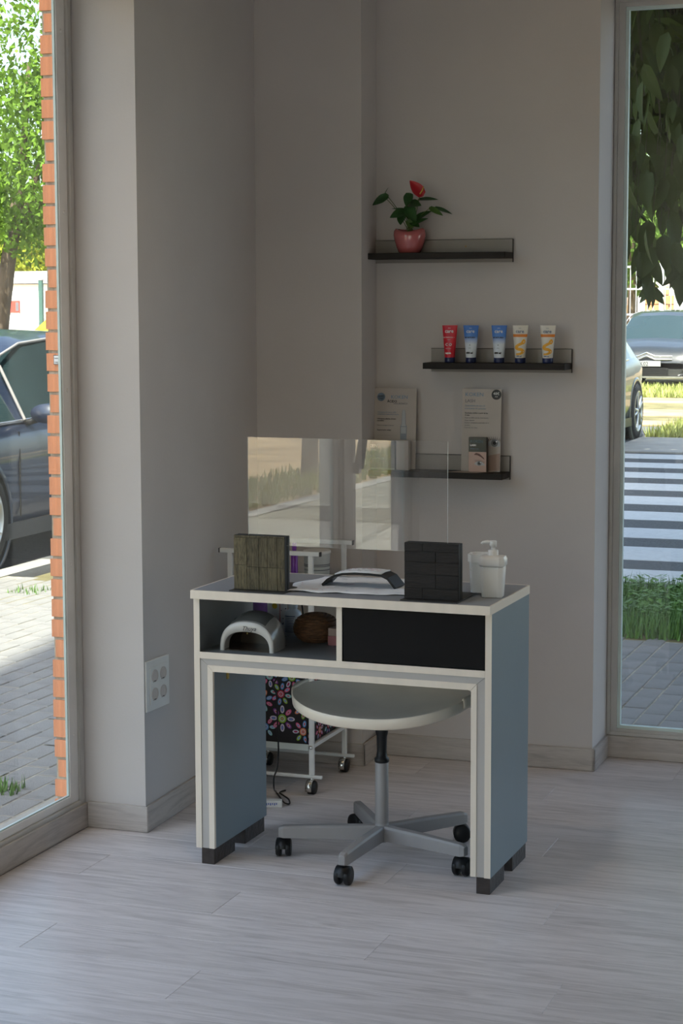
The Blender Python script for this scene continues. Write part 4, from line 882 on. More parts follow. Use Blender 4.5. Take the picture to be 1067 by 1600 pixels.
def ground_mat(name, ca, cb_, sc, rough=.95, stretch=(1, 1, 1)):
    return mat(name, tuple((a+b)/2 for a, b in zip(ca, cb_)), rough, spec=.15, noise=(sc, .35, stretch), bump=(sc*6, .4))
M_pav = paving_mat('paving', (.36, .34, .27), (.27, .26, .20), (.16, .15, .10))
M_paver = mat('paver_stone', (.255, .25, .24), .85, spec=.2, noise=(7, .16, (1, 1, 1)), bump=(120, .35))
M_joint = mat('sandy_joint', (.36, .33, .26), .95, noise=(30, .3, (1, 1, 1)))
M_conc = mat('concrete', (.36, .35, .32), .85, noise=(3, .12, (1, 1, 1)), bump=(50, .2))
M_asph = mat('asphalt', (.13, .13, .13), .9, spec=.2, noise=(70, .3, (1, 1, 1)), bump=(150, .4))
M_paint = mat('road_paint', (.62, .62, .61), .7, noise=(25, .08, (1, 1, 1)))
M_sand = ground_mat('sandy_ground', (.46, .33, .19), (.38, .27, .15), 1.5)
M_soil = ground_mat('verge_soil', (.14, .13, .06), (.22, .19, .10), 3)
M_grass = mat('grass_blades', (.10, .21, .03), .6, noise=(3, .35, (1, 1, 1))); M_grassy = mat('dry_grass_blades', (.36, .40, .10), .6, noise=(3, .3, (1, 1, 1)))
def slab(name, m, x0, x1, y0_, y1_, z1=GZ, z0=GZ-.15, label=None): return struct(bx(name, m, None, x0, x1, y0_, y1_, z0, z1), label)
# pavement: individual pavers where the photograph shows them, joints recessed
pav_l = slab('pavement', M_joint, -5.72, -2.66, 4.2, 9.9, GZ-.0035)
pav_b = slab('pavement_back', M_joint, -2.66, .5, 6.26, 9.0, GZ-.0035)
slab('pavement_far_side', M_pav, -5.72, -2.66, -20, 4.2); slab('pavement_right', M_pav, .5, 8, 6.26, 9.0)
pm = MB(); L_, W2_, g_ = .2, .1, .0035
pm.add([(g_, g_, -.02), (W2_-g_, g_, -.02), (W2_-g_, L_-g_, -.02), (g_, L_-g_, -.02), (g_, g_, -.003), (W2_-g_, g_, -.003), (W2_-g_, L_-g_, -.003), (g_, L_-g_, -.003),
        (g_+.004, g_+.004, 0), (W2_-g_-.004, g_+.004, 0), (W2_-g_-.004, L_-g_-.004, 0), (g_+.004, L_-g_-.004, 0)],
       [(0, 1, 5, 4), (1, 2, 6, 5), (2, 3, 7, 6), (3, 0, 4, 7), (4, 5, 9, 8), (5, 6, 10, 9), (6, 7, 11, 10), (7, 4, 8, 11), (8, 9, 10, 11)])
paver_me = pm.mesh('paver', [M_paver])
def project(p):
    d = Vector(p)-Vector((0, 0, CH)); z = d.dot(CFW)
    return 533.5+CF*d.dot(CR)/z, 800-CF*d.dot(CU)/z
rest = {0: MB(), 1: MB()}; ind = []
for reg, (xa, xb, ya, yb) in enumerate(((-5.70, -2.98, 4.8, 9.8), (-2.6, .4, 6.36, 8.98))):
    i = 0; x = xa
    while x < xb-.05:
        y = ya+(.1 if i % 2 else 0)
        while y < yb-.1:
            cxp, cyp = project((x+.05, y+.1, GZ))
            vis = (-25 < cxp < 103 and cyp < 1350) if reg == 0 else (955 < cxp < 1090 and cyp < 1155)
            dz = random.uniform(-.0015, .0015)
            if vis: ind.append((math.hypot(x, y), x, y, dz, reg))
            else:
                q = rest[reg]; o_ = len(q.v)
                q.add([(x+g_, y+g_, GZ+dz), (x+W2_-g_, y+g_, GZ+dz), (x+W2_-g_, y+L_-g_, GZ+dz), (x+g_, y+L_-g_, GZ+dz)], [(0, 1, 2, 3)])
            y += L_
        x += W2_; i += 1
ind.sort(); cnt = [0, 0]
for d_, x, y, dz, reg in ind:
    if cnt[reg] < 290:
        o = bpy.data.objects.new('paver', paver_me); COL.objects.link(o); o.location = (x, y, GZ+dz); o.parent = (pav_l, pav_b)[reg]; o.rotation_euler = (random.uniform(-.006, .006), random.uniform(-.006, .006), 0); cnt[reg] += 1
    else: rest[reg].add([(x+g_, y+g_, GZ+dz), (x+W2_-g_, y+g_, GZ+dz), (x+W2_-g_, y+L_-g_, GZ+dz), (x+g_, y+L_-g_, GZ+dz)], [(0, 1, 2, 3)])
for r_, p_ in zip((0, 1), (pav_l, pav_b)): o = rest[r_].build('paver_rest', M_paver, p_); o['kind'] = 'stuff'
slab('trim_threshold', M_conc, -2.98, -2.655, 4.2, 6.4, GZ+.004)
slab('trim_threshold_back', M_conc, -2.6, 2.5, 6.262, 6.36, GZ+.004)
slab('kerb', M_conc, -5.88, -5.72, -20, 10.6, GZ+.005); slab('kerb_back', M_conc, -5.55, 12, 10.5, 10.62, GZ+.004)
slab('verge', M_soil, -5.55, 12, 8.985, 10.5, GZ-.002)
road = slab('road', M_asph, -30, 15, 10.62, 20.2, GZ-.004); slab('side_road', M_asph, -9.2, -5.88, 3.0, 10.62, GZ-.006); slab('side_road_far', M_asph, -9.2, -4.32, 20.2, 24.5, GZ-.006); slab('west_verge', M_soil, -9.2, -4.32, 24.5, 60, GZ-.006)
for ya, yb in ((10.86, 11.38), (11.80, 12.44), (12.92, 13.48), (14.0, 14.56), (15.08, 15.70), (16.22, 16.82), (17.34, 17.90), (18.42, 18.98), (19.48, 20.04)):
    MB().box(-5.0, 2.5, ya, yb, GZ-.004, GZ-.001).build('crossing_stripe', M_paint, road)
walk = slab('far_walk', M_conc, -4.32, 15, 20.2, 22.4, GZ+.01)
slab('park_verge', M_sand, -6.9, -5.88, -30, 3.0, GZ-.01); slab('park_ground', M_sand, -60, -6.9, -40, 3.0, GZ-.012); slab('park_ground_far', M_sand, -60, -9.2, 3.0, 60, GZ-.012)
slab('far_verge', M_soil, -4.32, 40, 22.4, 60, GZ-.004)
slab('horizon_ground', M_sand, -150, 150, 60, 180, GZ-.02); slab('east_ground', M_conc, 4.1, 40, -40, 8.9, GZ-.02); slab('south_ground', M_conc, -2.66, 4.1, -40, -3.1, GZ-.02)
for (ya, yb, m_) in ((24.6, 25.6, M_sand), (26.6, 28.3, M_sand), (30.0, 31.6, M_sand)): slab('far_verge_strip', m_, -9.1, 30, ya, yb, GZ+.004)  # pale sand bands on dark soil put the sun and shade stripes into colour
# grass
def blades(name, n, x0, x1, y0_, y1_, h, m, wid=.004, label=None, leafy=0, z=GZ, dens=None):
    v = np.zeros((n*3, 3)); bx_, by_ = rng.uniform(x0, x1, n), rng.uniform(y0_, y1_, n)
    hh_ = h*rng.uniform(.4, 1.1, n); a = rng.uniform(0, 2*PI, n); ln = rng.uniform(.1, .6, n)*hh_; wv_ = wid*rng.uniform(.6, 1.4, n)
    v[0::3] = np.c_[bx_-wv_*np.sin(a), by_+wv_*np.cos(a), np.full(n, z)]; v[1::3] = np.c_[bx_+wv_*np.sin(a), by_-wv_*np.cos(a), np.full(n, z)]; v[2::3] = np.c_[bx_+ln*np.cos(a), by_+ln*np.sin(a), z+hh_]
    f = np.arange(n*3).reshape(-1, 3); fs = f.tolist(); vs = v.tolist()
    if leafy:
        k = leafy; cx_, cy_ = rng.uniform(x0, x1, k), rng.uniform(y0_+.25, y1_, k); cz_ = z+h*rng.uniform(.25, 1.0, k); r_ = rng.uniform(.012, .028, k); a = rng.uniform(0, 2*PI, k); t_ = rng.uniform(-.5, .5, k)
        o = len(vs)
        for i in range(k):
            ca, sa = math.cos(a[i]), math.sin(a[i]); R = r_[i]
            for (u, w__) in ((-1, 0), (-.2, -.6), (1, 0), (-.2, .6)): vs.append((cx_[i]+R*(u*ca-w__*sa), cy_[i]+R*(u*sa+w__*ca), cz_[i]+R*u*t_[i]))
            fs.append((o, o+1, o+2, o+3)); o += 4
    me = bpy.data.meshes.new(name); me.from_pydata(vs, [], fs); me.materials.append(m); me.update(); o = bpy.data.objects.new(name, me); COL.objects.link(o); o['kind'] = 'stuff'
    return tag(o, label, 'grass')
blades('verge_grass', 26000, -3.6, 1.2, 9.0, 10.42, .125, M_grass, .005, 'lush green grass and clover strip between pavement and zebra crossing', leafy=9000)
blades('park_grass', 7000, -6.9, -5.92, -14, 2.6, .11, M_grassy, .012, 'yellow-green weeds along the kerb of the sandy park')
blades('far_grass', 13000, -4.3, 3, 22.45, 25.0, .14, M_grassy, .012, 'sparse dry grass beyond the far pavement in front of parked car')
blades('roadside_grass', 9000, -8.6, 1, 31.7, 34.5, .16, M_grassy, .016, 'dry grass under and before the dark car facing the crossing')
w1 = fl(68, 1190, GZ); 
def weed(x, y, r, n_, label, h):
    b = blades('weed', n_, x-r, x+r, y-r, y+r, h, M_grass, .004); tag(b, label, 'weed'); return b
weed(-2.86, 5.62, .05, 160, 'green weed tuft growing beside the foot of the brick pier', .16)
weed(fl(10, 1235, GZ).x, fl(10, 1235, GZ).y, .06, 60, 'small sprig of weed between pavers near the left window', .05)
weed(fl(45, 925, GZ).x, fl(45, 925, GZ).y, .10, 80, 'low weeds in the sunlit paving near the kerb', .04)
# ---- trees
M_bark = mat('bark', (.16, .12, .08), .9, noise=(12, .35, (1, 1, .3)), bump=(30, .8))
def leafmat(name, c, var=.35, trans=.35):
    m = bpy.data.materials.new(name); m.use_nodes = True; n = m.node_tree; b = n.nodes['Principled BSDF']; b.inputs['Roughness'].default_value = .6; b.inputs['Specular IOR Level'].default_value = .2
    g = n.nodes.new('ShaderNodeNewGeometry'); rp = n.nodes.new('ShaderNodeValToRGB'); e = rp.color_ramp.elements
    e[0].color = (*[v*(1-var) for v in c], 1); e[1].color = (c[0]*(1+var*1.3), c[1]*(1+var), c[2]*(1+var*.5), 1); n.links.new(g.outputs['Random Per Island'], rp.inputs[0]); n.links.new(rp.outputs[0], b.inputs['Base Color'])
    t = n.nodes.new('ShaderNodeBsdfTranslucent'); mx = n.nodes.new('ShaderNodeMixShader'); mx.inputs[0].default_value = trans; n.links.new(rp.outputs[0], t.inputs[0])
    o = n.nodes['Material Output']; n.links.new(b.outputs[0], mx.inputs[1]); n.links.new(t.outputs[0], mx.inputs[2]); n.links.new(mx.outputs[0], o.inputs[0]); return m
def crown(parent, blobs, n, size, m, hang=.3, shell=.55, name='crown'):
    vs = []; fs = []; tot = sum(b[3]*b[4]*b[5] for b in blobs); N = 0; V = []
    for (cx_, cy_, cz_, rx, ry, rz) in blobs:
        k = int(n*rx*ry*rz/tot); d = rng.normal(size=(k, 3)); d /= np.linalg.norm(d, axis=1)[:, None]; r_ = rng.uniform(shell**3, 1, k)**(1/3)
        r_ *= 1+.12*np.sin(d[:, 0]*7+d[:, 2]*5)
        c = np.c_[cx_+d[:, 0]*r_*rx, cy_+d[:, 1]*r_*ry, cz_+d[:, 2]*r_*rz]
        t = rng.normal(size=(k, 3)); t[:, 2] -= hang*3; t /= np.linalg.norm(t, axis=1)[:, None]
        q = rng.normal(size=(k, 3)); s_ = np.cross(t, q); s_ /= np.linalg.norm(s_, axis=1)[:, None]; s2 = size*rng.uniform(.6, 1.2, k)[:, None]; nr = np.cross(t, s_)
        P = np.stack([c-t*s2*.5, c-t*s2*.12-s_*s2*.27+nr*s2*.05, c+t*s2*.5, c-t*s2*.12+s_*s2*.27+nr*s2*.05], 1).reshape(-1, 3); V.append(P); N += k
    V = np.concatenate(V); me = bpy.data.meshes.new(name); me.vertices.add(len(V)); me.vertices.foreach_set('co', V.ravel()); me.loops.add(N*4); me.polygons.add(N)
    me.loops.foreach_set('vertex_index', np.arange(N*4)); me.polygons.foreach_set('loop_start', np.arange(N)*4); me.update(); me.validate(); me.materials.append(m)
    o = bpy.data.objects.new(name, me); COL.objects.link(o); o.parent = parent; o['kind'] = 'stuff'; return o
def branches(parent, pts_list):
    for p_, r_ in pts_list: MB().tube(smooth_pts([Vector(q) for q in p_], 4), [r_*(1-.6*i/(4*(len(p_)-1))) for i in range(4*(len(p_)-1)+1)], 8).build('branch', M_bark, parent)
def tree(name, loc, label, blobs, n, size, m, trunk, tr=.10, hang=.3, shell=.55, group=None):
    t = empty(name, loc, 0, label, 'tree', group)
    k = len(trunk); sp_ = smooth_pts([Vector(q) for q in trunk], 5)
    MB().tube(sp_, [tr*(1-.5*i/(len(sp_)-1)) for i in range(len(sp_))], 12).build('trunk', M_bark, t)
    top = trunk[-1]; branches(t, [([top, ((top[0]+b[0])/2, (top[1]+b[1])/2, (top[2]+b[2])/2-.1), (b[0], b[1], b[2])], tr*.5) for b in blobs])
    crown(t, blobs, n, size, m, hang, shell); return t
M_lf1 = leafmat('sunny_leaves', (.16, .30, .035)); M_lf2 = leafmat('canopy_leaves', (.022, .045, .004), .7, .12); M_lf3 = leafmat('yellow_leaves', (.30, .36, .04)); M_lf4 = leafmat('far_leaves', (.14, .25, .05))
Yt = 17.6; c0 = at(62, 215, Yt); tr0 = at(2, 470, Yt); tb_ = at(14, 400, Yt)
lt = tree('street_tree', (tr0.x-.1, Yt, GZ), 'bright green leafy street tree outside the left window behind the blue car',
     [(c0.x-tr0.x+.1, 0, c0.z-GZ-.25, 1.05, 1.1, 1.0), (c0.x-tr0.x+.05, -.1, c0.z-GZ+.75, .42, .5, .78), (c0.x-tr0.x-.35, .2, c0.z-GZ-.55, .8, .8, .62), (c0.x-tr0.x+.8, .2, c0.z-GZ+.4, .8, .8, .9)], 15000, .085, M_lf1,
     [(0, 0, 0), (.02, 0, .9), (tb_.x-tr0.x+.1, 0, tb_.z-GZ), (.3, 0, 2.4)], .12)
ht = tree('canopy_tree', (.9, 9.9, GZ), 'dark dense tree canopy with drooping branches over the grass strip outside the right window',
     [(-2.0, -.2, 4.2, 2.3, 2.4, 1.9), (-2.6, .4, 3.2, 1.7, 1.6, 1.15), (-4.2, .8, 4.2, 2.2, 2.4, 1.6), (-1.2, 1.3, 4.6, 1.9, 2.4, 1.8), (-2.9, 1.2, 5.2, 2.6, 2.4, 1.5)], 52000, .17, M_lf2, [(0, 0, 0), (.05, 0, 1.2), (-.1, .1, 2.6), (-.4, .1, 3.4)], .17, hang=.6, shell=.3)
lm = leaf_mesh((0, 0, 0), (0, 0, -.145), .068, (0, -1, 0), fold=.22, droop=.12, nn=6).mesh('leaf', [M_lf2])
for i in range(95):
    py = 8+420*(i/95)+random.uniform(-12, 12); px_ = random.uniform(968, 1085); Yq = random.uniform(7.7, 8.9)
    if py > 380: px_ = random.uniform(995, 1085)
    p_ = at(px_, py, Yq); o = bpy.data.objects.new('leaf', lm); COL.objects.link(o); o.parent = ht; o.location = p_-Vector(ht.location)
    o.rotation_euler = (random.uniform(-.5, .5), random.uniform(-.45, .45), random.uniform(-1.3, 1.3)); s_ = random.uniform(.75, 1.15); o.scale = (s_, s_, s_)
tw = MB()
for i in range(14):
    px_ = 960+i*9+random.uniform(-4, 4); Yq = random.uniform(7.9, 8.7); a_ = at(px_, -30, Yq); b_ = at(px_+random.uniform(-15, 15), random.uniform(330, 470), Yq); tw.tube([a_-Vector(ht.location), (a_+b_)/2-Vector(ht.location)+Vector((.05, 0, 0)), b_-Vector(ht.location)], .0018, 5)
tw = tw.build('twigs', mat('dark_twig', (.03, .025, .012), .9), ht); tw['kind'] = 'stuff'
for (px_, py, s0) in ((1014, 455, 1), (1058, 425, 1.2), (1000, 440, .7)):
    p_ = at(px_, py, 8.4)
    for k in range(9):
        o = bpy.data.objects.new('leaf', lm); COL.objects.link(o); o.parent = ht; o.location = p_-Vector(ht.location)+Vector((random.uniform(-.02, .02), random.uniform(-.02, .02), random.uniform(0, .05))); o.rotation_euler = (random.uniform(-.4, .4), random.uniform(-1.4, 1.4), random.uniform(-1.5, 1.5)); s_ = .62*s0; o.scale = (s_, s_, s_)
tree('canopy_tree', (.2, 17.2, GZ), 'dark tree whose crown shades the far half of the zebra crossing', [(-1.2, 0, 4.6, 2.8, 2.6, 1.9), (-3.0, .3, 4.6, 2.2, 2.4, 1.7), (-2.2, 2.0, 4.9, 2.3, 2.2, 1.6), (-.2, 1.6, 4.6, 1.6, 2.0, 1.5)], 30000, .19, M_lf2, [(0, 0, 0), (0, 0, 1.5), (-.2, 0, 3.2)], .17, hang=.5, shell=.3)
for (px_, Yq, rz_, rx_, mm, lb, z0_) in ((985, 44, 1.5, 2.4, M_lf4, 'light green tree beyond the parked cars at the right window edge', 3.4), (1035, 62, 2.2, 4.2, M_lf4, 'broad green tree far behind the orange wall', 4.6), (20, 60, 1.5, 2.4, M_lf3, 'yellow-green bush showing over the white building roof', 2.6), (66, 70, 2.8, 2.4, M_lf4, 'green tree beyond the white building beside the brick pier', 3.2)):
    p_ = at(px_, 470, Yq); tree('distant_tree', (p_.x, Yq, GZ), lb, [(0, 0, z0_, rx_, rx_, rz_), (rx_*.5, .3, z0_+.3, rx_*.7, rx_*.7, rz_*.8)], 5000, .28, mm, [(0, 0, 0), (.05, 0, z0_*.5), (0, 0, z0_*.9)], .15, group=None)
pp0 = Vector((-6.56, -7.03, GZ)); tree('park_tree', tuple(pp0), 'slim park tree standing among weeds behind the camera, mirrored in the screen', [(0, 0, 3.6, 1.3, 1.3, 1.1)], 3500, .12, M_lf1, [(0, 0, 0), (.02, 0, 1.3), (0, .05, 2.8)], .085)

# ---- cars (local +x is forward)
M_tyre = mat('tyre_rubber', (.018, .018, .018), .8); M_rim = mat('alloy_rim', (.55, .56, .57), .3, metal=.7); M_well = mat('wheel_well', (.006, .006, .006), .9)
M_cglass = mat('car_glass', (.025, .045, .05), .04, spec=.5); M_lamp = mat('headlight', (.65, .68, .70), .12, coat=.8); M_tail = mat('tail_light_red', (.35, .02, .02), .2); M_trimc = mat('car_trim_chrome', (.6, .6, .6), .2, metal=.9)
def lerp(tab, x):
    xs = [t[0] for t in tab]; return [float(np.interp(x, xs, [t[i] for t in tab])) for i in range(1, len(tab[0]))]
def make_car(name, loc, rz, label, paint, H=1.50, L=4.35, Wd=1.80, plate='', chevrons=False):
    t = empty(name, loc, rz, label, 'car'); k = H/1.5; h = L/2; w_ = Wd/2
    # x, half width, bottom z, belt z (hood line), roof z, roof half width
    T = [(-h, .70, .42, .62, .66, .50), (-h+.06, .80, .30, .80, .92, .56), (-h+.25, .86, .22, .92, 1.12, .60), (-h+.55, .885, .19, .96, 1.36, .62), (-h+.95, .90, .19, .96, 1.46, .63), (-.2, .90, .18, .93, 1.50, .64),
         (.35, .90, .18, .92, 1.47, .63), (.62, .90, .18, .915, 1.39, .61), (1.0, .90, .18, .91, 1.17, .66), (1.32, .895, .18, .895, .955, .72), (h-.55, .885, .19, .83, .885, .70), (h-.22, .84, .20, .74, .79, .64), (h-.06, .76, .22, .62, .66, .56), (h, .66, .26, .50, .52, .46)]
    xs = sorted(set([round(-h+L*i/40, 3) for i in range(41)]+[.62, 1.32, -h+.95, -h+.3]))
    P = []
    for x in xs:
        hw_, zb, zbelt, zr, rw = lerp(T, x); hw_ *= w_/.9; rw *= w_/.9; zb *= 1; zbelt *= k; zr *= k
        cab = zr-zbelt
        ring = [(0, zb), (hw_*.86, zb), (hw_*.97, zb+.07), (hw_, zb+.22), (hw_*.995, (zb+zbelt)/2+.08), (hw_*1.0, zbelt-.10), (hw_*.965, zbelt-.015), (hw_*.94, zbelt+.01 if cab > .1 else zbelt+cab*.3),
                (rw+(hw_*.94-rw)*.35 if cab > .1 else hw_*.85, zbelt+cab*.60), (rw*1.0 if cab > .1 else hw_*.7, zr-.055*min(1, cab*3)), (rw*.82, zr-.012), (0, zr+.012)]
        P.append([Vector((x, -a, b)) for a, b in ring]+[Vector((x, a, b)) for a, b in ring[::-1][1:]])
    nr = 12; body, wsh, rwin = MB(), MB(), MB(); sides = [MB(), MB(), MB()]
    for i in range(len(xs)-1):
        x0, x1 = xs[i], xs[i+1]; xm = (x0+x1)/2
        for j in range(len(P[0])-1):
            jj = j if j < nr-1 else 2*(nr-1)-1-j      # mirrored strip index 0..10
            q = [P[i][j], P[i][j+1], P[i+1][j+1], P[i+1][j]][::-1]; dst = body
            if jj in (7, 8) and -h+.62 < xm < 1.12:
                # side glass with pillars
                if abs(xm-(-.12)) > .06 and abs(xm-(.70)) > .05: dst = sides[0] if xm < -.12 else (sides[1] if xm < .70 else sides[2])
                if jj == 8 and xm > .95: dst = body
            if jj in (9, 10) and .60 < xm < 1.30: dst = wsh
            if jj == 8 and 1.12 < xm < 1.30: dst = body
            if jj in (9, 10) and -h+.26 < xm < -h+.72: dst = rwin
            dst.add(q, [(0, 1, 2, 3)], 0, True)
    body.add(P[0], [tuple(range(len(P[0])))], 0); body.add(P[-1], [tuple(range(len(P[0])))[::-1]], 0)
    b_ = body.build('body', paint, t); weld(b_, .0005)
    for nm, q in (('windshield', wsh), ('rear_window', rwin), ('side_window', sides[0]), ('side_window', sides[1]), ('quarter_window', sides[2])):
        o = q.build(nm, M_cglass, t); weld(o, .0005)
    for sx_ in (-1, 1):
        for wx in (h-.86, -h+.80):
            R = .325; y_ = sx_*(w_-.02)
            MW = Matrix.Translation((wx, y_, R)) @ Matrix.Rotation(-sx_*PI/2, 4, 'X')
            MB().lathe([(R+.075, -.02), (R+.075, .008), (R+.035, .012), (R+.030, -.02)], 36, M=Matrix.Translation((wx, y_+sx_*.012, R)) @ Matrix.Rotation(-sx_*PI/2, 4, 'X'), caps=False).build('wheel_arch', paint, t)
            MB().disc((wx, y_+sx_*.023, R), R+.035, (0, sx_, 0), n=36).build('wheel_well', M_well, t)
            wh = MB().lathe([(R-.10, -.16), (R-.02, -.16), (R, -.13), (R, .02), (R-.02, .040), (R-.085, .044), (R-.10, .034)], 36, M=MW, caps=False).build('tyre', M_tyre, t)
            rm = MB(); rm.lathe([(R-.082, .044), (R-.095, .046), (R-.105, .030), (R-.115, .026)], 36, M=MW, caps=False); rm.lathe([(.001, .040), (.045, .040), (.055, .028)], 16, M=MW, caps=False)
            for kq in range(5):
                for dd in (-.18, .18):
                    a = 2*PI*kq/5; p0, p1 = Vector((.04*math.cos(a), .04*math.sin(a), .036)), Vector(((R-.10)*math.cos(a+dd), (R-.10)*math.sin(a+dd), .036)); rm.tube([MW @ p0, MW @ p1], .017, 6)
            rm.build('rim', M_rim, wh)
            MB().disc(MW @ Vector((0, 0, .0275)), R-.11, (0, sx_, 0), n=30).build('brake_disc', M_well, wh)
        # mirror, sills, door seam, handle
        mm = MB().lathe([(.001, -.05), (.05, -.04), (.085, 0), (.08, .05), (.001, .055)], 16, M=Matrix.Translation((.625, sx_*(w_+.10), .97*k)) @ Matrix.Rotation(PI/2, 4, 'Y') @ Matrix.Scale(.75, 4, (1, 0, 0)) @ Matrix.Scale(1.25, 4, (0, 1, 0)), caps=False).build('mirror', paint, t)
        MB().tube([(.66, sx_*(w_-.06), .90*k), (.625, sx_*(w_+.06), .94*k)], .022, 8).build('mirror_arm', M_black, mm)
        for nm, xx in (('door_seam', .82), ('door_seam', -.15)):
            MB().tube([(xx, sx_*(w_*.998+.001), .30), (xx, sx_*(w_*.999+.003), .62), (xx-.02, sx_*(w_*.985), .86*k)], .006, 4).build(nm, M_well, t)
        MB().tube([(1.30, sx_*.80*w_/.9, .925*k), (1.0, sx_*.735*w_/.9, 1.11*k), (.62, sx_*.655*w_/.9, 1.345*k), (.35, sx_*.635*w_/.9, 1.415*k), (-.2, sx_*.635*w_/.9, 1.45*k), (-1.2, sx_*.625*w_/.9, 1.42*k)], 0.010, 6).build('roof_trim', M_silver, t)
        MB().tube([(.70, sx_*.875*w_/.9, .93*k), (.70, sx_*.70*w_/.9, 1.28*k)], .011, 6).build('window_divider', M_silver, t)
        bx('tail_light', M_tail, t, -h+.02, -h+.10, min(sx_*.60, sx_*.80), max(sx_*.60, sx_*.80), .66*k, .82*k, bevel=.01)
        MB().tube([(-1.0, sx_*(w_*.955), .955*k), (.2, sx_*(w_*.955), .935*k), (1.12, sx_*(w_*.95), .915*k)], .012, 6).build('window_trim', M_trimc, t)
        MB().box(-1.2, 1.25, sx_*w_-(.04 if sx_ > 0 else .006), sx_*w_+(.006 if sx_ > 0 else .04), .17, .27).build('sill', M_blackmetal, t)
        # headlight
        P_ = [(h-.10, sx_*.44*w_/.9, .60*k), (h-.16, sx_*.60*w_/.9, .66*k), (h-.36, sx_*.80*w_/.9, .735*k), (h-.42, sx_*.872*w_/.9, .71*k), (h-.24, sx_*.845*w_/.9, .62*k), (h-.10, sx_*.62*w_/.9, .53*k)]
        vs = [Vector(p)+Vector((.025, sx_*.012, .012)) for p in P_]+[Vector(p)-Vector((.08, sx_*.03, .02)) for p in P_]
        MB().add(vs, [tuple(range(6)), tuple(range(6, 12))[::-1]]+[(i, i+6, (i+1) % 6+6, (i+1) % 6) for i in range(6)]).build('headlight', M_lamp, t)
        MB().disc((h-.035, sx_*.62, .36), .045, (1, sx_*.4, 0), n=16).build('fog_light', M_lamp, t)
    MB().box(h-.05, h+.012, -.40, .40, .27, .40).build('grille', M_well, t); 
    gr = MB()
    for z_ in (.30, .335, .37): gr.box(h+.012, h+.018, -.38, .38, z_, z_+.010)
    gr.build('grille_bars', M_blackmetal, t)
    MB().box(h-.05, h+.015, -.70, .70, .215, .245).build('bumper_lip', M_trimc, t)
    if chevrons:
        ch = MB()
        for dz_ in (0, .06):
            for sg in (-1, 1):
                ch.tube([(h-.02, sg*.46, .585*k+dz_-.01), (h+.012, sg*.16, .585*k+dz_-.012), (h+.022, 0, .585*k+dz_+.055)], .016, 6)
        ch.build('chevron_emblem', M_trimc, t)
    else: MB().box(h-.04, h+.008, -.36, .36, .54*k, .60*k).build('upper_grille', M_well, t)
    if plate:
        bx('number_plate', mat('plate_white', (.38, .38, .36), .6), t, h+.015, h+.026, -.26, .26, .425, .525, bevel=.003)
        text('plate_lettering', plate, .105, M_dark, t, (h+.028, -.245, .437), (PI/2, 0, PI/2), xs=.92, bold=.001)
    # interior mirror and seats hints behind glass are hidden by tinted glass
    MB().box(-.02+.62, .66, -.07, .07, 1.33*k, 1.37*k).build('inner_mirror', M_black, t)
    wp_ = MB()
    for sg in (-.35, .3): wp_.tube([(1.34, sg+.3, .93*k), (1.24, sg, .985*k), (1.18, sg-.25, 1.03*k)], .009, 5)
    wp_.build('wipers', M_black, t)
    return t
M_pblue = mat('car_paint_blue', (.016, .024, .048), .35, coat=.7); M_pgreen = mat('car_paint_green_grey', (.055, .065, .058), .35, coat=.7); M_pdark = mat('car_paint_dark', (.02, .024, .026), .3, coat=.8)
wpx = fl(-25, 909, GZ)
make_car('parked_car', (-5.92-.90, 9.93+1.315, GZ-.006), -PI/2, 'dark blue car parked beside the kerb outside the left window', M_pblue, 1.45, 4.35, 1.80)
c2 = fl(994, 684, GZ)
make_car('parked_car', (c2.x-.89, c2.y-1.35, GZ-.006), -PI/2, 'grey-green car with rear wheel showing at the left edge of the right window', M_pgreen, 1.48, 4.3, 1.78)
c3 = at(1010, 575, 34.6)
make_car('parked_car', (c3.x, 34.6+2.2, GZ-.004), -PI/2, 'dark car with chevron emblem facing the zebra crossing', M_pdark, 1.44, 4.4, 1.80, plate='5 LK02', chevrons=True)
# ---- far left: white building, sign, parasol, stacked boards, fence post
p0, p1 = at(-60, 470, 46), at(120, 470, 46); ztop_ = at(40, 424, 46).z
M_wht = mat('white_render', (.80, .79, .77), .7)
wbld = empty('low_building', (p0.x, 46, GZ), 0, 'long low white building beyond the street outside the left window', 'building'); wl_ = p1.x-p0.x
bx('wall', M_wht, wbld, 0, wl_, 0, 8, 0, ztop_-GZ-.35); bx('roof_edge', mat('roof_edge_white', (.72, .71, .69), .6), wbld, -.1, wl_+.1, -.12, 8.1, ztop_-GZ-.33, ztop_-GZ)
v_ = at(-2, 450, 46); g0 = at(15, 449, 46); g1 = at(-8, 474, 46)
gw = bx('window', mat('shutter_backing', (.30, .33, .31), .5), wbld, g1.x-p0.x, g0.x-p0.x, -.04, 0, g1.z-GZ, g0.z-GZ)
for i in range(6):
    xx = g1.x-p0.x+(g0.x-g1.x)*(i+.2)/6; bx('shutter_slat', mat('shutter_grey', (.45, .50, .47), .5), gw, xx, xx+.06, -.06, -.04, g1.z-GZ, g0.z-GZ)
s0 = at(14, 489, 44); sgn = empty('red_banner', (s0.x, 44, GZ), 0, 'small red banner with white print in front of the white building', 'banner')
hS_ = at(14, 470, 44).z-GZ; hb_ = s0.z-GZ; wS_ = at(31, 480, 44).x-s0.x
bx('banner', mat('banner_red', (.62, .07, .05), .6), sgn, 0, wS_, 0, .02, hb_, hS_); bx('banner_print', M_grey, sgn, wS_*.62, wS_*.9, -.004, 0, hb_+.05, hS_-.04)
for xx in (.01, wS_-.03): bx('post', M_silver, sgn, xx, xx+.02, .02, .04, 0, hS_)
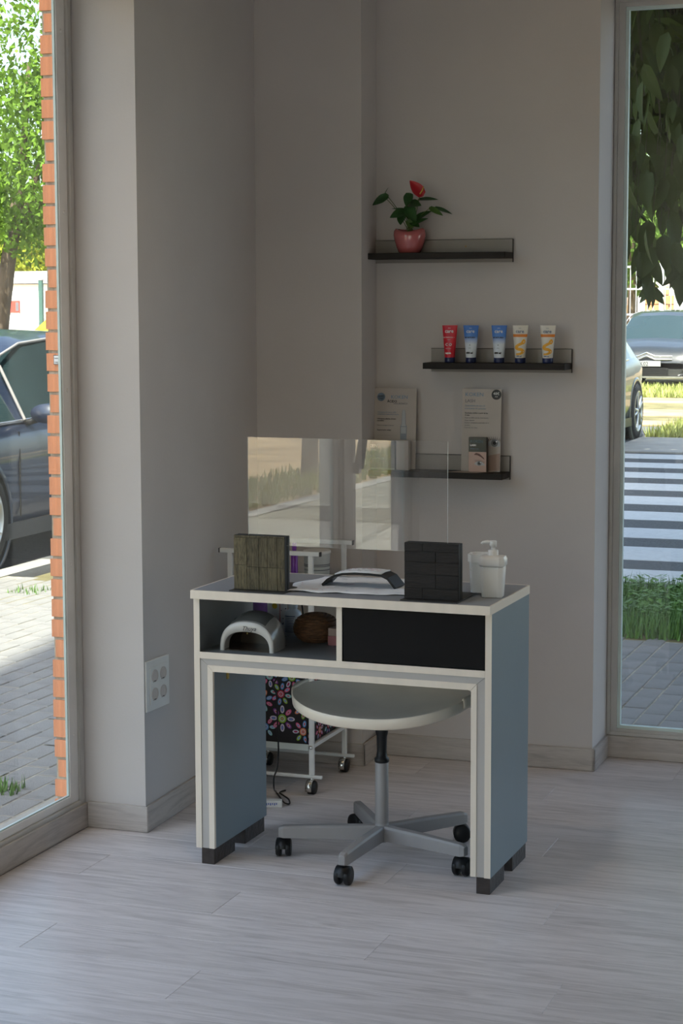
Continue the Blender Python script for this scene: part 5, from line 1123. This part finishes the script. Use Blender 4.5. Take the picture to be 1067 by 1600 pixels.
u0 = at(0, 495, 38); par = empty('blue_parasol', (u0.x, 38, GZ), 0, 'blue and white domed parasol at the left edge of the left window', 'parasol'); uz = at(0, 470, 38).z-GZ
MB().lathe([(.20, uz-.34), (.19, uz-.26), (.15, uz-.10), (.08, uz-.02), (.005, uz)], 16, caps=False).build('canopy', mat('parasol_blue', (.14, .38, .55), .6), par); MB().tube([(0, 0, 0), (0, 0, uz-.02)], .02).build('pole', M_silver, par)
b0 = at(-40, 500, 33); b1 = at(110, 500, 33); zb0, zb1 = at(20, 527, 33).z, at(20, 491, 33).z
stk = empty('board_stack', (b0.x, 33, GZ), 0, 'stack of long pale boards and pipes behind the blue car', 'boards'); nb_ = 6; hh0 = (zb1-GZ)/9
for i in range(9):
    cM = mat('board_tone', [(.70, .68, .66), (.50, .38, .30), (.66, .64, .62), (.42, .44, .45)][i % 4], .7)
    bx('board', cM, stk, .1*(i % 3), b1.x-b0.x-.08*(i % 2), -.2, .3-.05*(i % 3), i*hh0+.01, (i+1)*hh0-.01)
f0 = at(65, 505, 30); fp = empty('fence_post', (f0.x, 30, GZ), 0, 'dark green metal fence post beside the board stack', 'post'); zt = at(65, 438, 30).z-GZ
bx('post', mat('post_green', (.06, .14, .12), .5), fp, -.035, .035, -.03, .03, 0, zt); bx('post_cap', M_silver, fp, -.04, .04, -.035, .035, zt, zt+.015)
y0_ = at(42, 527, 24); y1_ = at(74, 497, 24); aw = empty('yellow_tarp', (y0_.x, 24, GZ), 0, 'yellow-green sloping tarp edge behind the blue car roof', 'tarp'); 
MB().add([(0, 0, y0_.z-GZ-.4), (1.2, 0, y0_.z-GZ-.4), (1.2, 0, y1_.z-GZ+.9), (y1_.x-y0_.x, 0, y1_.z-GZ), (0, 0, y0_.z-GZ), (0, .6, y0_.z-GZ-.4), (1.2, .6, y0_.z-GZ-.4), (1.2, .6, y1_.z-GZ+.9), (y1_.x-y0_.x, .6, y1_.z-GZ), (0, .6, y0_.z-GZ)],
  [(0, 1, 2, 3, 4), (9, 8, 7, 6, 5), (3, 8, 9, 4), (2, 7, 8, 3), (0, 5, 6, 1), (4, 9, 5, 0), (1, 6, 7, 2)]).build('sheet', mat('tarp_yellow', (.50, .42, .05), .6, noise=(3, .5, (1, 1, 1))), aw)
for xx in (.1, 1.1): bx('support', M_silver, aw, xx, xx+.04, .28, .32, 0, y0_.z-GZ-.38)
# ---- far right: orange block wall with fence
q0, q1 = at(930, 470, 52), at(1130, 470, 52); zt = at(1000, 441, 52).z
ow = empty('block_wall', (q0.x, 52, GZ), 0, 'orange block wall with pale pillars behind the parked cars', 'wall'); wl_ = q1.x-q0.x; H_ = zt-GZ
bx('core', mat('wall_plaster', (.52, .46, .42), .8), ow, 0, wl_, .03, .3, 0, H_); bxs = MB().box(0, .42, 0, .05, 0, .22).mesh('block', [mat('orange_block', (.66, .30, .12), .8, noise=(6, .35, (1, 1, 1)))])
for r_ in range(int(H_/.25)):
    x = (.23 if r_ % 2 else 0)
    while x < wl_-.45:
        if rng.random() < .93:
            o = bpy.data.objects.new('block', bxs); COL.objects.link(o); o.parent = ow; o.location = (x, -.02+rng.uniform(-.01, .01), r_*.25+.02)
        x += .46
for i in range(4): bx('pillar', M_paint, ow, i*wl_/3.2, i*wl_/3.2+.3, -.10, .2, 0, H_+.15)
fn_ = empty('wire_fence', (q0.x*.86, 40.5, GZ), 0, 'tall pale wire fence with steel posts in front of the orange block wall', 'fence'); fh = at(1000, 420, 45).z-GZ
M_fen = mat('fence_steel', (.55, .56, .58), .5)
for i in range(6): bx('post', M_fen, fn_, i*1.15, i*1.15+.09, 0, .09, 0, fh+.1)
for z_ in (.1, fh*.55, fh*.78, fh-.05): bx('rail', M_fen, fn_, 0, 5.8, .03, .06, z_, z_+.04)
for i in range(46): bx('wire', M_fen, fn_, i*.125+.04, i*.125+.056, .035, .05, .1, fh)

for o in bpy.data.objects:
    if o.type == 'MESH' and o.name.split('.')[0] in ('printed_marks', 'printed_bands', 'flower_print', 'label_print', 'print', 'blue_print', 'diodes', 'grille_bars', 'wipers', 'eye_picture', 'ampoule_picture', 'chevron_emblem', 'end_cap', 'sponge_cup'): o['kind'] = 'stuff'
